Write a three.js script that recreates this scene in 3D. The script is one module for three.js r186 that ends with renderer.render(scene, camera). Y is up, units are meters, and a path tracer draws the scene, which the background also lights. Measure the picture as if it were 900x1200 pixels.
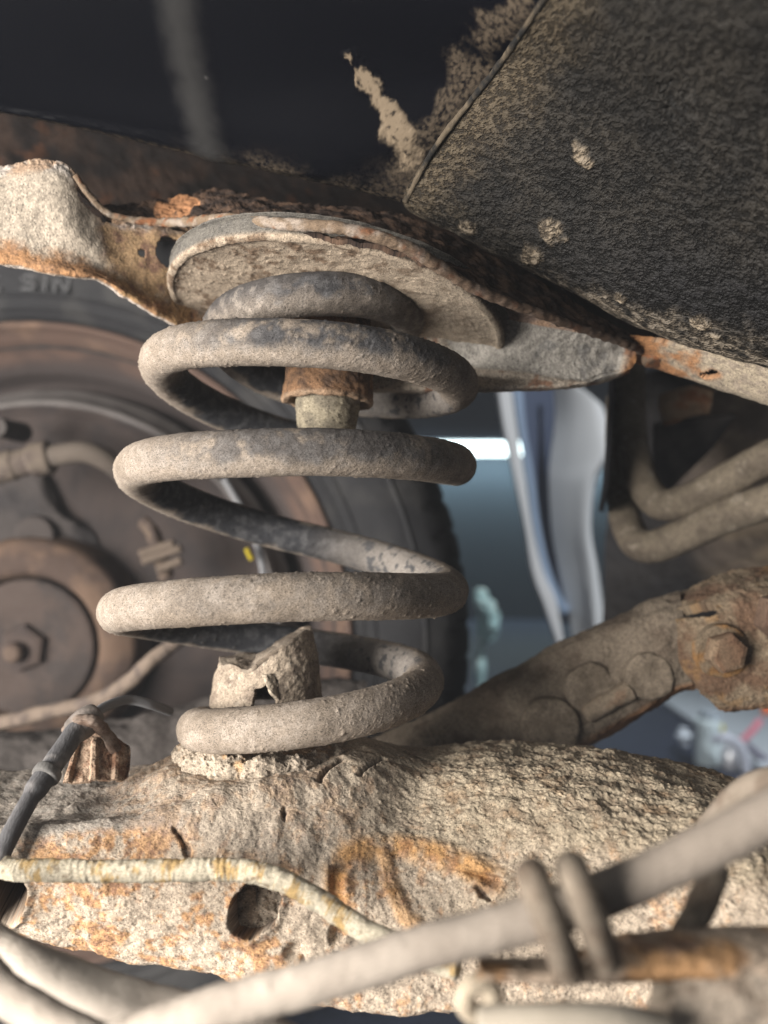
import * as THREE from 'three';
import { mergeGeometries } from 'three/addons/utils/BufferGeometryUtils.js';

// ------------------------------------------------------------------ camera, air, lamps, exposure
const EYE = 0.38, F = 1000;
const scene = new THREE.Scene();
const camera = new THREE.PerspectiveCamera(2 * Math.atan(600 / F) * 180 / Math.PI, 0.75, 0.01, 60);
camera.position.set(0, EYE, 0);
camera.lookAt(0, EYE, -1);
camera.focus = 0.265;
camera.userData.fStop = 7.2;
const renderer = new THREE.WebGLRenderer({ antialias: true });
renderer.toneMapping = THREE.LinearToneMapping;
renderer.toneMappingExposure = 1.0;
renderer.shadowMap.enabled = true;
scene.fog = new THREE.FogExp2(new THREE.Color(0.8, 0.83, 0.88), 0.03);
scene.background = new THREE.Color(0.22, 0.23, 0.245);

const KEY = { pos: new THREE.Vector3(-0.66, 0.36, 0.22), aim: new THREE.Vector3(-0.03, 0.35, -0.29), w: 0.5, h: 0.42, power: 44, color: new THREE.Color(1.0, 0.955, 0.90) };
const keyLight = new THREE.RectAreaLight(KEY.color, KEY.power, KEY.w, KEY.h);
keyLight.position.copy(KEY.pos).addScaledVector(KEY.aim.clone().sub(KEY.pos).normalize(), 0.006);
keyLight.lookAt(KEY.aim);
scene.add(keyLight);

// ------------------------------------------------------------------ noise
let seed = 12345;
const rnd = () => { seed = (seed * 1664525 + 1013904223) >>> 0; return seed / 4294967296; };
const PERM = new Uint8Array(512);
{ const p = [...Array(256).keys()]; for (let i = 255; i > 0; i--) { const j = Math.floor(rnd() * (i + 1)); [p[i], p[j]] = [p[j], p[i]]; } for (let i = 0; i < 512; i++) PERM[i] = p[i & 255]; }
const GR = [1, 1, 0, -1, 1, 0, 1, -1, 0, -1, -1, 0, 1, 0, 1, -1, 0, 1, 1, 0, -1, -1, 0, -1, 0, 1, 1, 0, -1, 1, 0, 1, -1, 0, -1, -1, 1, 1, 0, -1, 1, 0, 0, -1, 1, 0, -1, -1];
const gd = (h, x, y, z) => { const k = (h & 15) * 3; return GR[k] * x + GR[k + 1] * y + GR[k + 2] * z; };
const fade = (t) => t * t * t * (t * (t * 6 - 15) + 10);
const lerp = (a, b, t) => a + (b - a) * t;
function n3(x, y, z, per = 256) {
  let X = Math.floor(x), Y = Math.floor(y), Z = Math.floor(z); x -= X; y -= Y; z -= Z;
  const w = (a) => ((a % per) + per) % per & 255, X1 = w(X + 1), Y1 = w(Y + 1), Z1 = (Z + 1) & 255; X = w(X); Y = w(Y); Z &= 255;
  const u = fade(x), v = fade(y), s = fade(z), P = PERM;
  const h = (a, b, c) => P[P[P[a] + b] + c];
  return lerp(lerp(lerp(gd(h(X, Y, Z), x, y, z), gd(h(X1, Y, Z), x - 1, y, z), u), lerp(gd(h(X, Y1, Z), x, y - 1, z), gd(h(X1, Y1, Z), x - 1, y - 1, z), u), v),
    lerp(lerp(gd(h(X, Y, Z1), x, y, z - 1), gd(h(X1, Y, Z1), x - 1, y, z - 1), u), lerp(gd(h(X, Y1, Z1), x, y - 1, z - 1), gd(h(X1, Y1, Z1), x - 1, y - 1, z - 1), u), v), s);
}
const N = (p, f, o = 0) => n3(p.x * f + o, p.y * f + o * 1.7, p.z * f + o * 2.3);
function fbm(p, f, oct = 4, o = 0) { let s = 0, a = 1, t = 0; for (let i = 0; i < oct; i++) { s += a * N(p, f, o + i * 13.1); t += a; a *= 0.55; f *= 2.1; } return s / t * 1.6; }
function cell(x, y, z, per = 256) {            // distance to the nearest of scattered points, and its hash
  const X = Math.floor(x), Y = Math.floor(y), Z = Math.floor(z); let best = 9, id = 0;
  const w = (a) => ((a % per) + per) % per & 255;
  for (let k = -1; k < 2; k++) for (let j = -1; j < 2; j++) for (let i = -1; i < 2; i++) {
    const h = PERM[PERM[PERM[w(X + i)] + w(Y + j)] + ((Z + k) & 255)], h2 = PERM[h + 1], h3 = PERM[h2 + 7];
    const dx = X + i + h / 255 - x, dy = Y + j + h2 / 255 - y, dz = per < 256 ? 0 : Z + k + h3 / 255 - z, d = dx * dx + dy * dy + dz * dz;
    if (d < best) { best = d; id = h3; }
  }
  return [Math.sqrt(best), id / 255];
}
const C = (p, f) => cell(p.x * f + 31, p.y * f + 17, p.z * f + 53);
const ss = (a, b, x) => { const t = Math.min(1, Math.max(0, (x - a) / (b - a))); return t * t * (3 - 2 * t); };
const mix = (a, b, t) => [lerp(a[0], b[0], t), lerp(a[1], b[1], t), lerp(a[2], b[2], t)];
const mul = (a, k) => [a[0] * k, a[1] * k, a[2] * k];

// ------------------------------------------------------------------ textures (fine grain only; uv in metres)
function tile(n, fn, srgb) {
  const d = new Uint8Array(n * n * 4);
  for (let y = 0; y < n; y++) for (let x = 0; x < n; x++) {
    const c = fn(x / n, y / n), k = (y * n + x) * 4;
    for (let i = 0; i < 3; i++) d[k + i] = Math.max(0, Math.min(255, (Array.isArray(c) ? c[i] : c) * 255));
    d[k + 3] = 255;
  }
  const t = new THREE.DataTexture(d, n, n); t.wrapS = t.wrapT = THREE.RepeatWrapping; t.magFilter = THREE.LinearFilter; t.minFilter = THREE.LinearMipmapLinearFilter;
  if (srgb) t.colorSpace = THREE.SRGBColorSpace; t.needsUpdate = true; return t;
}
const per = (x, y, f, o) => n3(x * f, y * f, o, f);
const pf = (x, y, f, oct, o) => { let s = 0, a = 1, t = 0; for (let i = 0; i < oct; i++) { s += a * per(x, y, f, o + i * 3.7); t += a; a *= 0.7; f *= 2; } return s / t; };
const rep = (t, m) => { const c = t.clone(); c.repeat.set(1 / m, 1 / m); c.needsUpdate = true; return c; };
const gritH = tile(640, (x, y) => { const c = cell(x * 40, y * 40, 3, 40), c2 = cell(x * 90 + .5, y * 90, 7, 90); return 0.42 + 0.5 * pf(x, y, 40, 4, 1.5) + (c[1] > 0.55 ? 0.4 * ss(0.5, 0.1, c[0]) : 0) + 0.2 * ss(0.6, 0.1, c2[0]); });
const gritA = tile(640, (x, y) => { const c = cell(x * 60, y * 60, 3, 60), v = 0.84 + 0.26 * pf(x, y, 36, 4, 1.5) + (c[1] > 0.72 ? 0.16 * ss(0.45, 0.1, c[0]) : c[1] < 0.12 ? -0.3 * ss(0.4, 0.1, c[0]) : 0); return [v, v * 0.995, v * 0.985]; }, true);
const peelF = (x, y) => { const c2 = cell(x * 64, y * 64, 9, 64), c3 = cell(x * 110, y * 110, 5, 110); return 0.12 + 0.5 * ss(-0.22, 0.3, pf(x, y, 22, 3, 4.2)) + 0.3 * ss(0.62, 0.1, c2[0]) * (0.3 + 0.7 * c2[1]) + 0.12 * ss(0.6, 0.1, c3[0]); };
const peelH = tile(640, peelF), peelA = tile(640, (x, y) => { const h = peelF(x, y), v = 0.5 + 0.6 * ss(0.25, 0.8, h); return [v, v * 0.985, v * 0.96]; }, true);
const fineH = tile(512, (x, y) => 0.5 + 0.8 * pf(x, y, 32, 4, 8.8));

function mat(color, o = {}) {
  const { grit, grain, peel, fine, size = 0.05, ...r } = o;
  const m = new THREE.MeshPhysicalMaterial({ color: new THREE.Color().setRGB(...color), roughness: 0.92, vertexColors: false, side: THREE.DoubleSide, ...r });
  if (grit) { m.bumpMap = rep(gritH, size); m.bumpScale = grit; }
  if (peel) { m.bumpMap = rep(peelH, 0.06); m.bumpScale = peel; m.map = rep(peelA, 0.06); }
  if (fine) { m.bumpMap = rep(fineH, size); m.bumpScale = fine; }
  if (grain) m.map = rep(gritA, size);
  return m;
}
const W1 = [1, 1, 1];
const M = {
  dirt: mat(W1, { vertexColors: true, specularIntensity: 0.3, grit: 0.00013, grain: 1, size: 0.04 }),
  plate: mat(W1, { vertexColors: true, grit: 0.00012, grain: 1 }),
  coil: mat(W1, { vertexColors: true, grit: 0.0001, grain: 1, size: 0.03, roughness: 0.82, specularIntensity: 0.6 }),
  rubber: mat(W1, { vertexColors: true, specularIntensity: 0.4, fine: 0.00015, roughness: 0.75 }),
  seal: mat(W1, { vertexColors: true, peel: 0.0012, roughness: 0.6, specularIntensity: 0.3 }),
  paint: mat(W1, { vertexColors: true, fine: 0.00005, roughness: 0.4, specularIntensity: 0.03 }),
  soft: mat(W1, { vertexColors: true, specularIntensity: 0.3, fine: 0.0002, roughness: 0.85 }),
};
const plain = (c, o) => mat(c, { roughness: 0.6, ...o });

// ------------------------------------------------------------------ geometry helpers
const V = (x, y, z) => new THREE.Vector3(x, y, z);
const P = (px, py, z) => V((px - 450) / F * z, EYE - (py - 600) / F * z, -z);   // a spot of the plan: sideways, down, metres away
const cr = (a, b, c, d, t) => { const t2 = t * t, t3 = t2 * t; return 0.5 * (2 * b + (c - a) * t + (2 * a - 5 * b + 4 * c - d) * t2 + (3 * b - a - 3 * c + d) * t3); };
function curve(list, closed) {                 // Catmull-Rom through numbers or vectors, t in 0..1
  const n = list.length;
  return (t) => {
    const m = closed ? n : n - 1; let x = t * m, i = Math.min(Math.floor(x), m - 1); x -= i;
    const g = (k) => list[closed ? ((k % n) + n) % n : Math.max(0, Math.min(n - 1, k))];
    const [a, b, c, d] = [g(i - 1), g(i), g(i + 1), g(i + 2)];
    return b.isVector3 ? V(cr(a.x, b.x, c.x, d.x, x), cr(a.y, b.y, c.y, d.y, x), cr(a.z, b.z, c.z, d.z, x)) : cr(a, b, c, d, x);
  };
}
// a surface from a function (u, v) -> point, with relief along its normal, colours, holes and thickness
function sheet(at, nu, nv, o = {}) {
  const { disp, color, hole, thick = 0, wrapU = false } = o; let { flip } = o;
  const W = nu + 1, H = nv + 1, base = new Array(W * H), nor = new Array(W * H), keep = new Uint8Array(W * H).fill(1);
  for (let j = 0; j < H; j++) for (let i = 0; i < W; i++) base[j * W + i] = at(i / nu, j / nv);
  const id = (i, j) => { if (wrapU) i = ((i % nu) + nu) % nu; else i = Math.max(0, Math.min(nu, i)); return Math.max(0, Math.min(nv, j)) * W + i; };
  const e1 = V(), e2 = V();
  for (let j = 0; j < H; j++) for (let i = 0; i < W; i++) {
    e1.subVectors(base[id(i + 1, j)], base[id(i - 1, j)]); e2.subVectors(base[id(i, j + 1)], base[id(i, j - 1)]);
    const n = V().crossVectors(e1, e2); if (n.lengthSq() < 1e-24) n.set(0, 0, 1); n.normalize(); nor[j * W + i] = n;
  }
  if (flip === undefined) {                     // the outside of a round thing, else the side that looks into the open
    let s = 0; const c = V(), q = V();
    for (let j = 0; j < H; j += 2) { c.set(0, 0, 0); for (let i = 0; i < nu; i++) c.add(base[j * W + i]); c.multiplyScalar(1 / nu); if (!wrapU) c.set(0, EYE, 0); for (let i = 0; i < nu; i++) { q.subVectors(base[j * W + i], c); s += q.dot(nor[j * W + i]); } }
    flip = wrapU ? s < 0 : s > 0;
  }
  if (flip) for (const n of nor) n.negate();
  const pos = [], col = [], uv = [], idx = [], top = new Array(W * H);
  let lenU = 0, lenV = 0; const cu = [0], cv = [0];
  const mj = Math.floor(nv / 2), mi = Math.floor(nu / 2);
  for (let i = 0; i < nu; i++) cu.push(lenU += base[mj * W + i].distanceTo(base[mj * W + i + 1]));
  for (let j = 0; j < nv; j++) cv.push(lenV += base[j * W + mi].distanceTo(base[(j + 1) * W + mi]));
  const ku = wrapU ? Math.max(1, Math.round(lenU / 0.05)) * 0.05 / Math.max(lenU, 1e-6) : 1;
  for (let k = 0; k < W * H; k++) {
    const i = k % W, j = (k - i) / W, u = i / nu, v = j / nv, d = disp ? disp(base[k], nor[k], u, v) : 0;
    top[k] = base[k].clone().addScaledVector(nor[k], d);
    if (hole) keep[k] = hole(base[k], u, v) ? 0 : 1;
    pos.push(top[k].x, top[k].y, top[k].z); uv.push(cu[i] * ku, cv[j]);
    if (color) col.push(...color(base[k], nor[k], u, v, d));
  }
  const face = (a, b, c, d) => { if (flip) idx.push(a, c, b, a, d, c); else idx.push(a, b, c, a, c, d); };
  const solid = (i, j) => i >= 0 && j >= 0 && i < nu && j < nv && keep[j * W + i] && keep[j * W + i + 1] && keep[(j + 1) * W + i] && keep[(j + 1) * W + i + 1];
  const off = W * H;
  if (thick) for (let k = 0; k < W * H; k++) { const q = top[k].clone().addScaledVector(nor[k], -thick); pos.push(q.x, q.y, q.z); uv.push(uv[k * 2], uv[k * 2 + 1]); if (color) col.push(col[k * 3], col[k * 3 + 1], col[k * 3 + 2]); }
  const w = (a, b) => { face(a, a + off, b + off, b); };
  for (let j = 0; j < nv; j++) for (let i = 0; i < nu; i++) if (solid(i, j)) {
    const a = j * W + i, b = a + 1, c = a + W + 1, d = a + W;
    face(a, b, c, d);
    if (thick) {
      face(a + off, d + off, c + off, b + off);
      if (!solid(i, j - 1)) w(a, b); if (!solid(i, j + 1)) w(c, d);
      if (!wrapU || (i > 0 && i < nu - 1)) { if (!solid(i - 1, j)) w(d, a); if (!solid(i + 1, j)) w(b, c); }
    }
  }
  const g = new THREE.BufferGeometry();
  g.setAttribute('position', new THREE.Float32BufferAttribute(pos, 3)); g.setAttribute('uv', new THREE.Float32BufferAttribute(uv, 2));
  if (color) g.setAttribute('color', new THREE.Float32BufferAttribute(col, 3));
  g.setIndex(idx); g.computeVertexNormals();
  if (wrapU) { const n = g.attributes.normal; for (let j = 0; j < H; j++) { const a = j * W, b = j * W + nu; const q = V(n.getX(a) + n.getX(b), n.getY(a) + n.getY(b), n.getZ(a) + n.getZ(b)).normalize(); n.setXYZ(a, q.x, q.y, q.z); n.setXYZ(b, q.x, q.y, q.z); } }
  return g;
}
// rows of control points -> (u along the rows, v across them)
function net(rows, closedV) {
  const pts = rows.map((r) => r.map((q) => (q.isVector3 ? q : P(...q)))), cu = pts.map((r) => curve(r));
  return (u, v) => curve(cu.map((c) => c(u)), closedV)(v);
}
function pick(at, px, py, a = 160, b = 160) {   // the point of a surface that lies nearest to a spot of the plan
  let best = 1e9, r = null;
  for (let j = 0; j <= b; j++) for (let i = 0; i <= a; i++) { const p = at(i / a, j / b), z = -p.z, x = p.x / z * F + 450, y = (EYE - p.y) / z * F + 600, d = (x - px) ** 2 + (y - py) ** 2 + z * 600; if (d < best) { best = d; r = p; } }
  return r;
}
const segD = (p, list) => { let best = 9; for (let i = 0; i + 1 < list.length; i++) { const a = list[i], b = list[i + 1], ab = V().subVectors(b, a), t = Math.max(0, Math.min(1, V().subVectors(p, a).dot(ab) / ab.lengthSq())); best = Math.min(best, p.distanceTo(a.clone().addScaledVector(ab, t))); } return best; };
// a round bar along a path; round ends
function tube(path, rad, n, m, o = {}) {
  const R = typeof rad === 'function' ? rad : () => rad, K = 400, frames = [];
  let nrm = null, prev = null;
  for (let i = 0; i <= K; i++) {
    const t = i / K, p = path(t), T = path(Math.min(1, t + 1e-3)).sub(path(Math.max(0, t - 1e-3))).normalize();
    if (!nrm) { nrm = o.up ? o.up.clone() : (Math.abs(T.y) < 0.9 ? V(0, 1, 0) : V(1, 0, 0)); }
    nrm.addScaledVector(T, -nrm.dot(T)).normalize(); frames.push([p, T, nrm.clone()]); prev = T;
  }
  let L = 0; for (let i = 0; i < K; i++) L += frames[i][0].distanceTo(frames[i + 1][0]);
  const capA = o.capA ?? o.cap ?? 0.5, capB = o.capB ?? o.cap ?? 0.5;
  const at = (u, v) => {
    let t = v, k = 1;
    const ea = R(0) * capA / L, eb = R(1) * capB / L;
    if (capA && v < ea) { const q = 1 - v / ea; k = Math.sqrt(Math.max(0, 1 - q * q)); } else if (capB && v > 1 - eb) { const q = 1 - (1 - v) / eb; k = Math.sqrt(Math.max(0, 1 - q * q)); }
    const x = t * K, i = Math.min(K - 1, Math.floor(x)), s = x - i, [p0, T0, n0] = frames[i], [p1, T1, n1] = frames[i + 1];
    const p = p0.clone().lerp(p1, s), nn = n0.clone().lerp(n1, s).normalize(), bb = V().crossVectors(T0, nn).normalize(), a = -u * Math.PI * 2, r = R(t) * Math.max(k, 1e-3);
    return p.addScaledVector(nn, Math.cos(a) * r).addScaledVector(bb, Math.sin(a) * r);
  };
  return sheet(at, m, n, { ...o, wrapU: true });
}
// a turned shape: profile [r, h] about an axis through c
function turned(c, axis, prof, m, n, o = {}) {
  const a = axis.clone().normalize(), q = new THREE.Quaternion().setFromUnitVectors(V(0, 1, 0), a), ex = V(1, 0, 0).applyQuaternion(q), ez = V(0, 0, 1).applyQuaternion(q);
  const seg = prof.length - 1, fr = o.sharp ? (t) => { const x = t * seg, i = Math.min(seg - 1, Math.floor(x)), s = x - i; return [lerp(prof[i][0], prof[i + 1][0], s), lerp(prof[i][1], prof[i + 1][1], s)]; } : ((r, h) => (t) => [r(t), h(t)])(curve(prof.map((x) => x[0])), curve(prof.map((x) => x[1])));
  const at = (u, v) => { const [r, h] = fr(v), k = (o.round ? o.round(u, v) : 1), w = u * Math.PI * 2; return c.clone().addScaledVector(a, h).addScaledVector(ex, Math.sin(w) * Math.max(1e-5, r) * k).addScaledVector(ez, Math.cos(w) * Math.max(1e-5, r) * k); };
  return sheet(at, m, n, { ...o, wrapU: true });
}
function plate(pts, depth, bevel = 0.0006) {      // outline [x, y] in metres, extruded, rounded edges
  const s = new THREE.Shape(pts.map((p) => new THREE.Vector2(...p)));
  const g = new THREE.ExtrudeGeometry(s, { depth, bevelEnabled: true, bevelSize: bevel, bevelThickness: bevel, bevelSegments: 2, curveSegments: 8 }); return g;
}
function paintGeo(g, fn) { const p = g.attributes.position, n = g.attributes.normal, c = []; for (let i = 0; i < p.count; i++) c.push(...fn(V(p.getX(i), p.getY(i), p.getZ(i)), V(n.getX(i), n.getY(i), n.getZ(i)))); g.setAttribute('color', new THREE.Float32BufferAttribute(c, 3)); return g; }

// ------------------------------------------------------------------ objects
const used = {};
const numbered = (n) => { const k = used[n] ?? 0; used[n] = k + 1; return k ? `${n}_${String(k).padStart(3, '0')}` : n; };
function thing(name, label, category, at = V(0, 0, 0), group) {
  const o = new THREE.Group(); o.name = numbered(name); o.position.copy(at); o.userData = { label, category }; if (group) o.userData.group = group; scene.add(o); return o;
}
const baseOf = (parent) => { const v = V(); for (let o = parent; o && o !== scene; o = o.parent) v.add(o.position); return v; };
function part(parent, name, geo, m, label) {     // a geometry built where it stands, hung under its thing or part
  const b = baseOf(parent); geo.translate(-b.x, -b.y, -b.z);
  const o = new THREE.Mesh(geo, m); o.name = name; o.castShadow = o.receiveShadow = true; if (label) o.userData.label = label; parent.add(o); return o;
}
function single(name, geo, m, label, category, group) {
  const o = new THREE.Mesh(geo, m); o.name = numbered(name); o.castShadow = o.receiveShadow = true; o.userData = { label, category }; if (group) o.userData.group = group; scene.add(o); return o;
}
function struct(name, geo, m, label) { const o = new THREE.Mesh(geo, m); o.name = name; o.castShadow = o.receiveShadow = true; o.userData = { kind: 'structure', label, category: name }; scene.add(o); return o; }

// base colours of the place (linear)
const DUST = [0.27, 0.222, 0.178], PALE = [0.56, 0.50, 0.43], ORANGE = [0.42, 0.185, 0.055], RUST = [0.20, 0.085, 0.04], BROWN = [0.075, 0.045, 0.032], BLACK = [0.0016, 0.0018, 0.0029], SLATE = [0.055, 0.06, 0.072], GREY = [0.27, 0.25, 0.225];

// ------------------------------------------------------------------ setting: floor and far wall
{
  const g = new THREE.PlaneGeometry(14, 14, 1, 1); g.rotateX(-Math.PI / 2); g.translate(0, 0, -2); const uv = g.attributes.uv; for (let i = 0; i < uv.count; i++) uv.setXY(i, uv.getX(i) * 14, uv.getY(i) * 14);
  struct('floor', g, mat([0.026, 0.035, 0.066], { fine: 0.0004, grain: 1, size: 0.4, roughness: 0.55 }), 'smooth blue grey workshop floor beyond the wheel');
  const w = new THREE.BoxGeometry(9, 3.4, 0.15, 1, 1, 1); w.translate(0, 1.7, -3.1);
  struct('wall', w, mat([0.0125, 0.020, 0.032], { fine: 0.0008, size: 0.6, roughness: 0.8 }), 'dark blue workshop wall behind the tube lamp');
}

// ------------------------------------------------------------------ car body above
{
  const body = thing('car_underbody', 'black undersealed car underbody with rusty torn flange above the spring', 'car underbody', V(0, 0.5, -0.3));
  const peelSpots = [[430, 85, 470, 150], [455, 130, 480, 185], [590, 5, 570, 40], [560, 50, 520, 130], [520, 120, 490, 190]];
  // side panel: smooth black paint
  const A = net([
    [[-160, -90, 0.27], [0, -90, 0.262], [200, -90, 0.252], [420, -90, 0.235], [560, -90, 0.22], [690, -80, 0.205]],
    [[-160, -10, 0.285], [0, 0, 0.278], [205, 0, 0.266], [420, 0, 0.25], [540, 0, 0.236], [640, 0, 0.218]],
    [[-160, 70, 0.30], [0, 80, 0.295], [225, 100, 0.285], [400, 90, 0.27], [500, 90, 0.262], [585, 80, 0.25]],
    [[-160, 108, 0.31], [0, 120, 0.305], [240, 160, 0.296], [370, 190, 0.290], [440, 185, 0.284], [515, 165, 0.276]],
    [[-160, 116, 0.313], [0, 132, 0.310], [250, 186, 0.304], [340, 206, 0.302], [420, 222, 0.299], [478, 235, 0.296]],
    [[-160, 108, 0.33], [0, 126, 0.33], [250, 180, 0.326], [340, 202, 0.324], [420, 219, 0.32], [478, 233, 0.316]],
  ]);
  const dirtA = [[405, 68], [430, 95], [455, 130], [475, 180]].map((q) => pick(A, ...q, 60, 60)), dirtB = [[470, 195], [530, 110], [575, 40], [610, 5]].map((q) => pick(A, ...q, 60, 60));
  const crease = [[205, -20], [222, 60], [240, 140], [250, 185]].map((q) => pick(A, ...q, 60, 60));
  const mud = [0.14, 0.108, 0.075];
  const colA = (p, n, u, v) => {
    const w = 0.007 * fbm(p, 120, 4, 3), RA = 0.0016 + 0.0042 * ss(0.0, 0.032, p.distanceTo(dirtA[0])), a = ss(RA, RA * 0.45, segD(p, dirtA) + w * 0.7) * ss(-0.75, 0.0, fbm(p, 420, 3, 6)), b = 0.45 * ss(0.0065, 0.001, segD(p, dirtB) + w * 1.1) * ss(-0.7, 0.6, fbm(p, 700, 3, 9)), edge = ss(0.55, 0.8, v) * ss(0.9, 0.72, v) * ss(-0.7, 0.6, fbm(p, 700, 3, 8)) * ss(-0.3, 0.4, fbm(p, 60, 3, 3)) * ss(-0.08, -0.04, p.x), low = ss(0.72, 0.8, v) * ss(-0.25, 0.3, fbm(p, 500, 3, 2)) * ss(1, .83, v);
    const creaseSheen = ss(0.010, 0.0, segD(p, crease) + 0.0015 * fbm(p, 160, 2, 5)) * 0.8;  // soft highlight along the crease, put into the colour
    const sp = C(p, 85), dot = sp[1] > 0.93 ? ss(0.13, 0.04, sp[0]) : 0;
    let c = mix(BLACK, mud, Math.max(a * 0.9, b * 0.85, edge * 0.4, low * 0.3)); c = mix(c, [0.022, 0.0215, 0.021], creaseSheen); return mix(c, [0.2, 0.19, 0.18], dot * 0.8);
  };
  part(body, 'side_panel', sheet(A, 420, 260, { thick: 0.003, color: colA, disp: (p, n, u, v) => { const w = 0.007 * fbm(p, 120, 4, 3); return 0.0004 * ss(0.004, 0.001, segD(p, dirtA) + w * 0.8) + 0.0003 * ss(0.008, 0.0, segD(p, dirtB) + w) * (0.6 + 0.5 * fbm(p, 400, 3)) + 0.001 * ss(0.011, 0, segD(p, crease)) + 0.00018 * fbm(p, 500, 2) * ss(0.55, 0.7, v); } }), M.paint);
  // floor panel: coarse underseal
  const B = net([
    [[684, -80, 0.203], [760, -90, 0.19], [860, -100, 0.175], [980, -110, 0.16]],
    [[634, 0, 0.216], [720, 10, 0.205], [830, 20, 0.19], [980, 30, 0.172]],
    [[579, 80, 0.248], [690, 110, 0.232], [810, 130, 0.215], [980, 160, 0.195]],
    [[509, 170, 0.275], [640, 210, 0.262], [790, 245, 0.242], [980, 290, 0.22]],
    [[472, 235, 0.294], [610, 300, 0.288], [770, 350, 0.268], [980, 410, 0.245]],
    [[500, 256, 0.305], [640, 326, 0.30], [770, 392, 0.288], [980, 452, 0.262]],
    [[510, 252, 0.33], [648, 318, 0.325], [775, 384, 0.31], [980, 440, 0.285]],
  ]);
  const spots = [[677, 178, 9], [650, 270, 13], [625, 300, 12], [820, 378, 11], [545, 265, 10], [730, 350, 7], [690, 186, 5], [835, 395, 6]].map(([x, y, r]) => [pick(B, x, y, 80, 80), r / F * 0.27]);
  const edgeB = [[640, 0], [585, 80], [515, 170], [478, 235]].map((q) => pick(B, ...q, 60, 60));
  const scr = [[[775, 100], [808, 116]], [[778, 110], [812, 130]], [[790, 96], [812, 108]], [[782, 128], [798, 140]]].map((s) => s.map((q) => pick(B, ...q, 80, 80)));
  const spotK = (p) => { let k = 0; const w = 0.5 * fbm(p, 180, 4, 6); for (const [c, r] of spots) k = Math.max(k, ss(1.2, 0.55, p.distanceTo(c) / (r * 1.25) + w * 1.5)); return k; };
  part(body, 'floor_panel', sheet(B, 420, 420, { thick: 0.003, disp: (p, n, u, v) => 0.0006 * fbm(p, 90, 3) + 0.0012 * spotK(p) * (0.7 + 0.6 * fbm(p, 350, 3)) - scr.reduce((s, l) => s + 0.0012 * ss(0.0014, 0.0004, segD(p, l) + 0.0006 * N(p, 500)), 0), color: (p, n, u, v) => {
    const lift = ss(0.02, 0.002, segD(p, edgeB) + 0.006 * fbm(p, 100, 3)), dust = 0.5 + 0.9 * fbm(p, 35, 3, 4), low = ss(0.66, 0.8, v + 0.05 * fbm(p, 150, 3)), dark = ss(0.5, 0.62, v) * ss(0.75, 0.66, v);
    let c = mix([0.009, 0.0085, 0.008], [0.032, 0.0275, 0.022], Math.min(1, Math.max(0, dust * 0.6))); c = mix(c, [0.009, 0.009, 0.010], dark * 0.7 * ss(0.25, 0.6, u)); c = mix(c, [0.085, 0.066, 0.043], lift * 0.7);
    c = mix(c, [0.22, 0.185, 0.145], low * 0.7 * ss(-0.5, 0.1, fbm(p, 200, 3, 9))); return mix(c, [0.19, 0.155, 0.115], spotK(p) * 0.85);
  } }), M.seal);
  const fold = curve([P(680, -70, 0.2045), P(637, 0, 0.2155), P(582, 80, 0.2475), P(512, 170, 0.2735), P(475, 236, 0.2935)]);
  part(body, 'folded_seam', tube(fold, 0.0009, 420, 24, { disp: (p) => 0.0003 * fbm(p, 200, 3), color: (p) => mix([0.010, 0.0095, 0.009], [0.095, 0.074, 0.05], 0.75 * ss(-0.25, 0.35, fbm(p, 110, 4, 3)) + 0.25 * ss(0, 0.5, fbm(p, 500, 3))) }), M.soft);
  // rusty channel between the panels and the flange
  part(body, 'channel', sheet(net([
    [[-160, 60, 0.36], [100, 100, 0.36], [300, 150, 0.36], [520, 200, 0.355], [760, 330, 0.34], [980, 400, 0.31]],
    [[-160, 150, 0.385], [100, 170, 0.385], [250, 195, 0.38], [500, 250, 0.372], [760, 385, 0.35], [980, 440, 0.32]],
    [[-160, 240, 0.375], [100, 245, 0.372], [250, 262, 0.365], [500, 310, 0.355], [740, 402, 0.34], [980, 455, 0.318]],
    [[-160, 270, 0.36], [100, 270, 0.357], [250, 285, 0.352], [500, 340, 0.345], [740, 420, 0.335], [980, 470, 0.316]],
  ]), 240, 60, { thick: 0.002, disp: (p) => 0.0012 * fbm(p, 150, 4), color: (p) => mix(mix([0.007, 0.005, 0.0045], mul(BROWN, 0.3), ss(-0.3, 0.4, fbm(p, 60, 4))), mul(RUST, 0.35), 0.5 * ss(0.25, 0.6, fbm(p, 90, 4, 7))) }), M.dirt);
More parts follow.
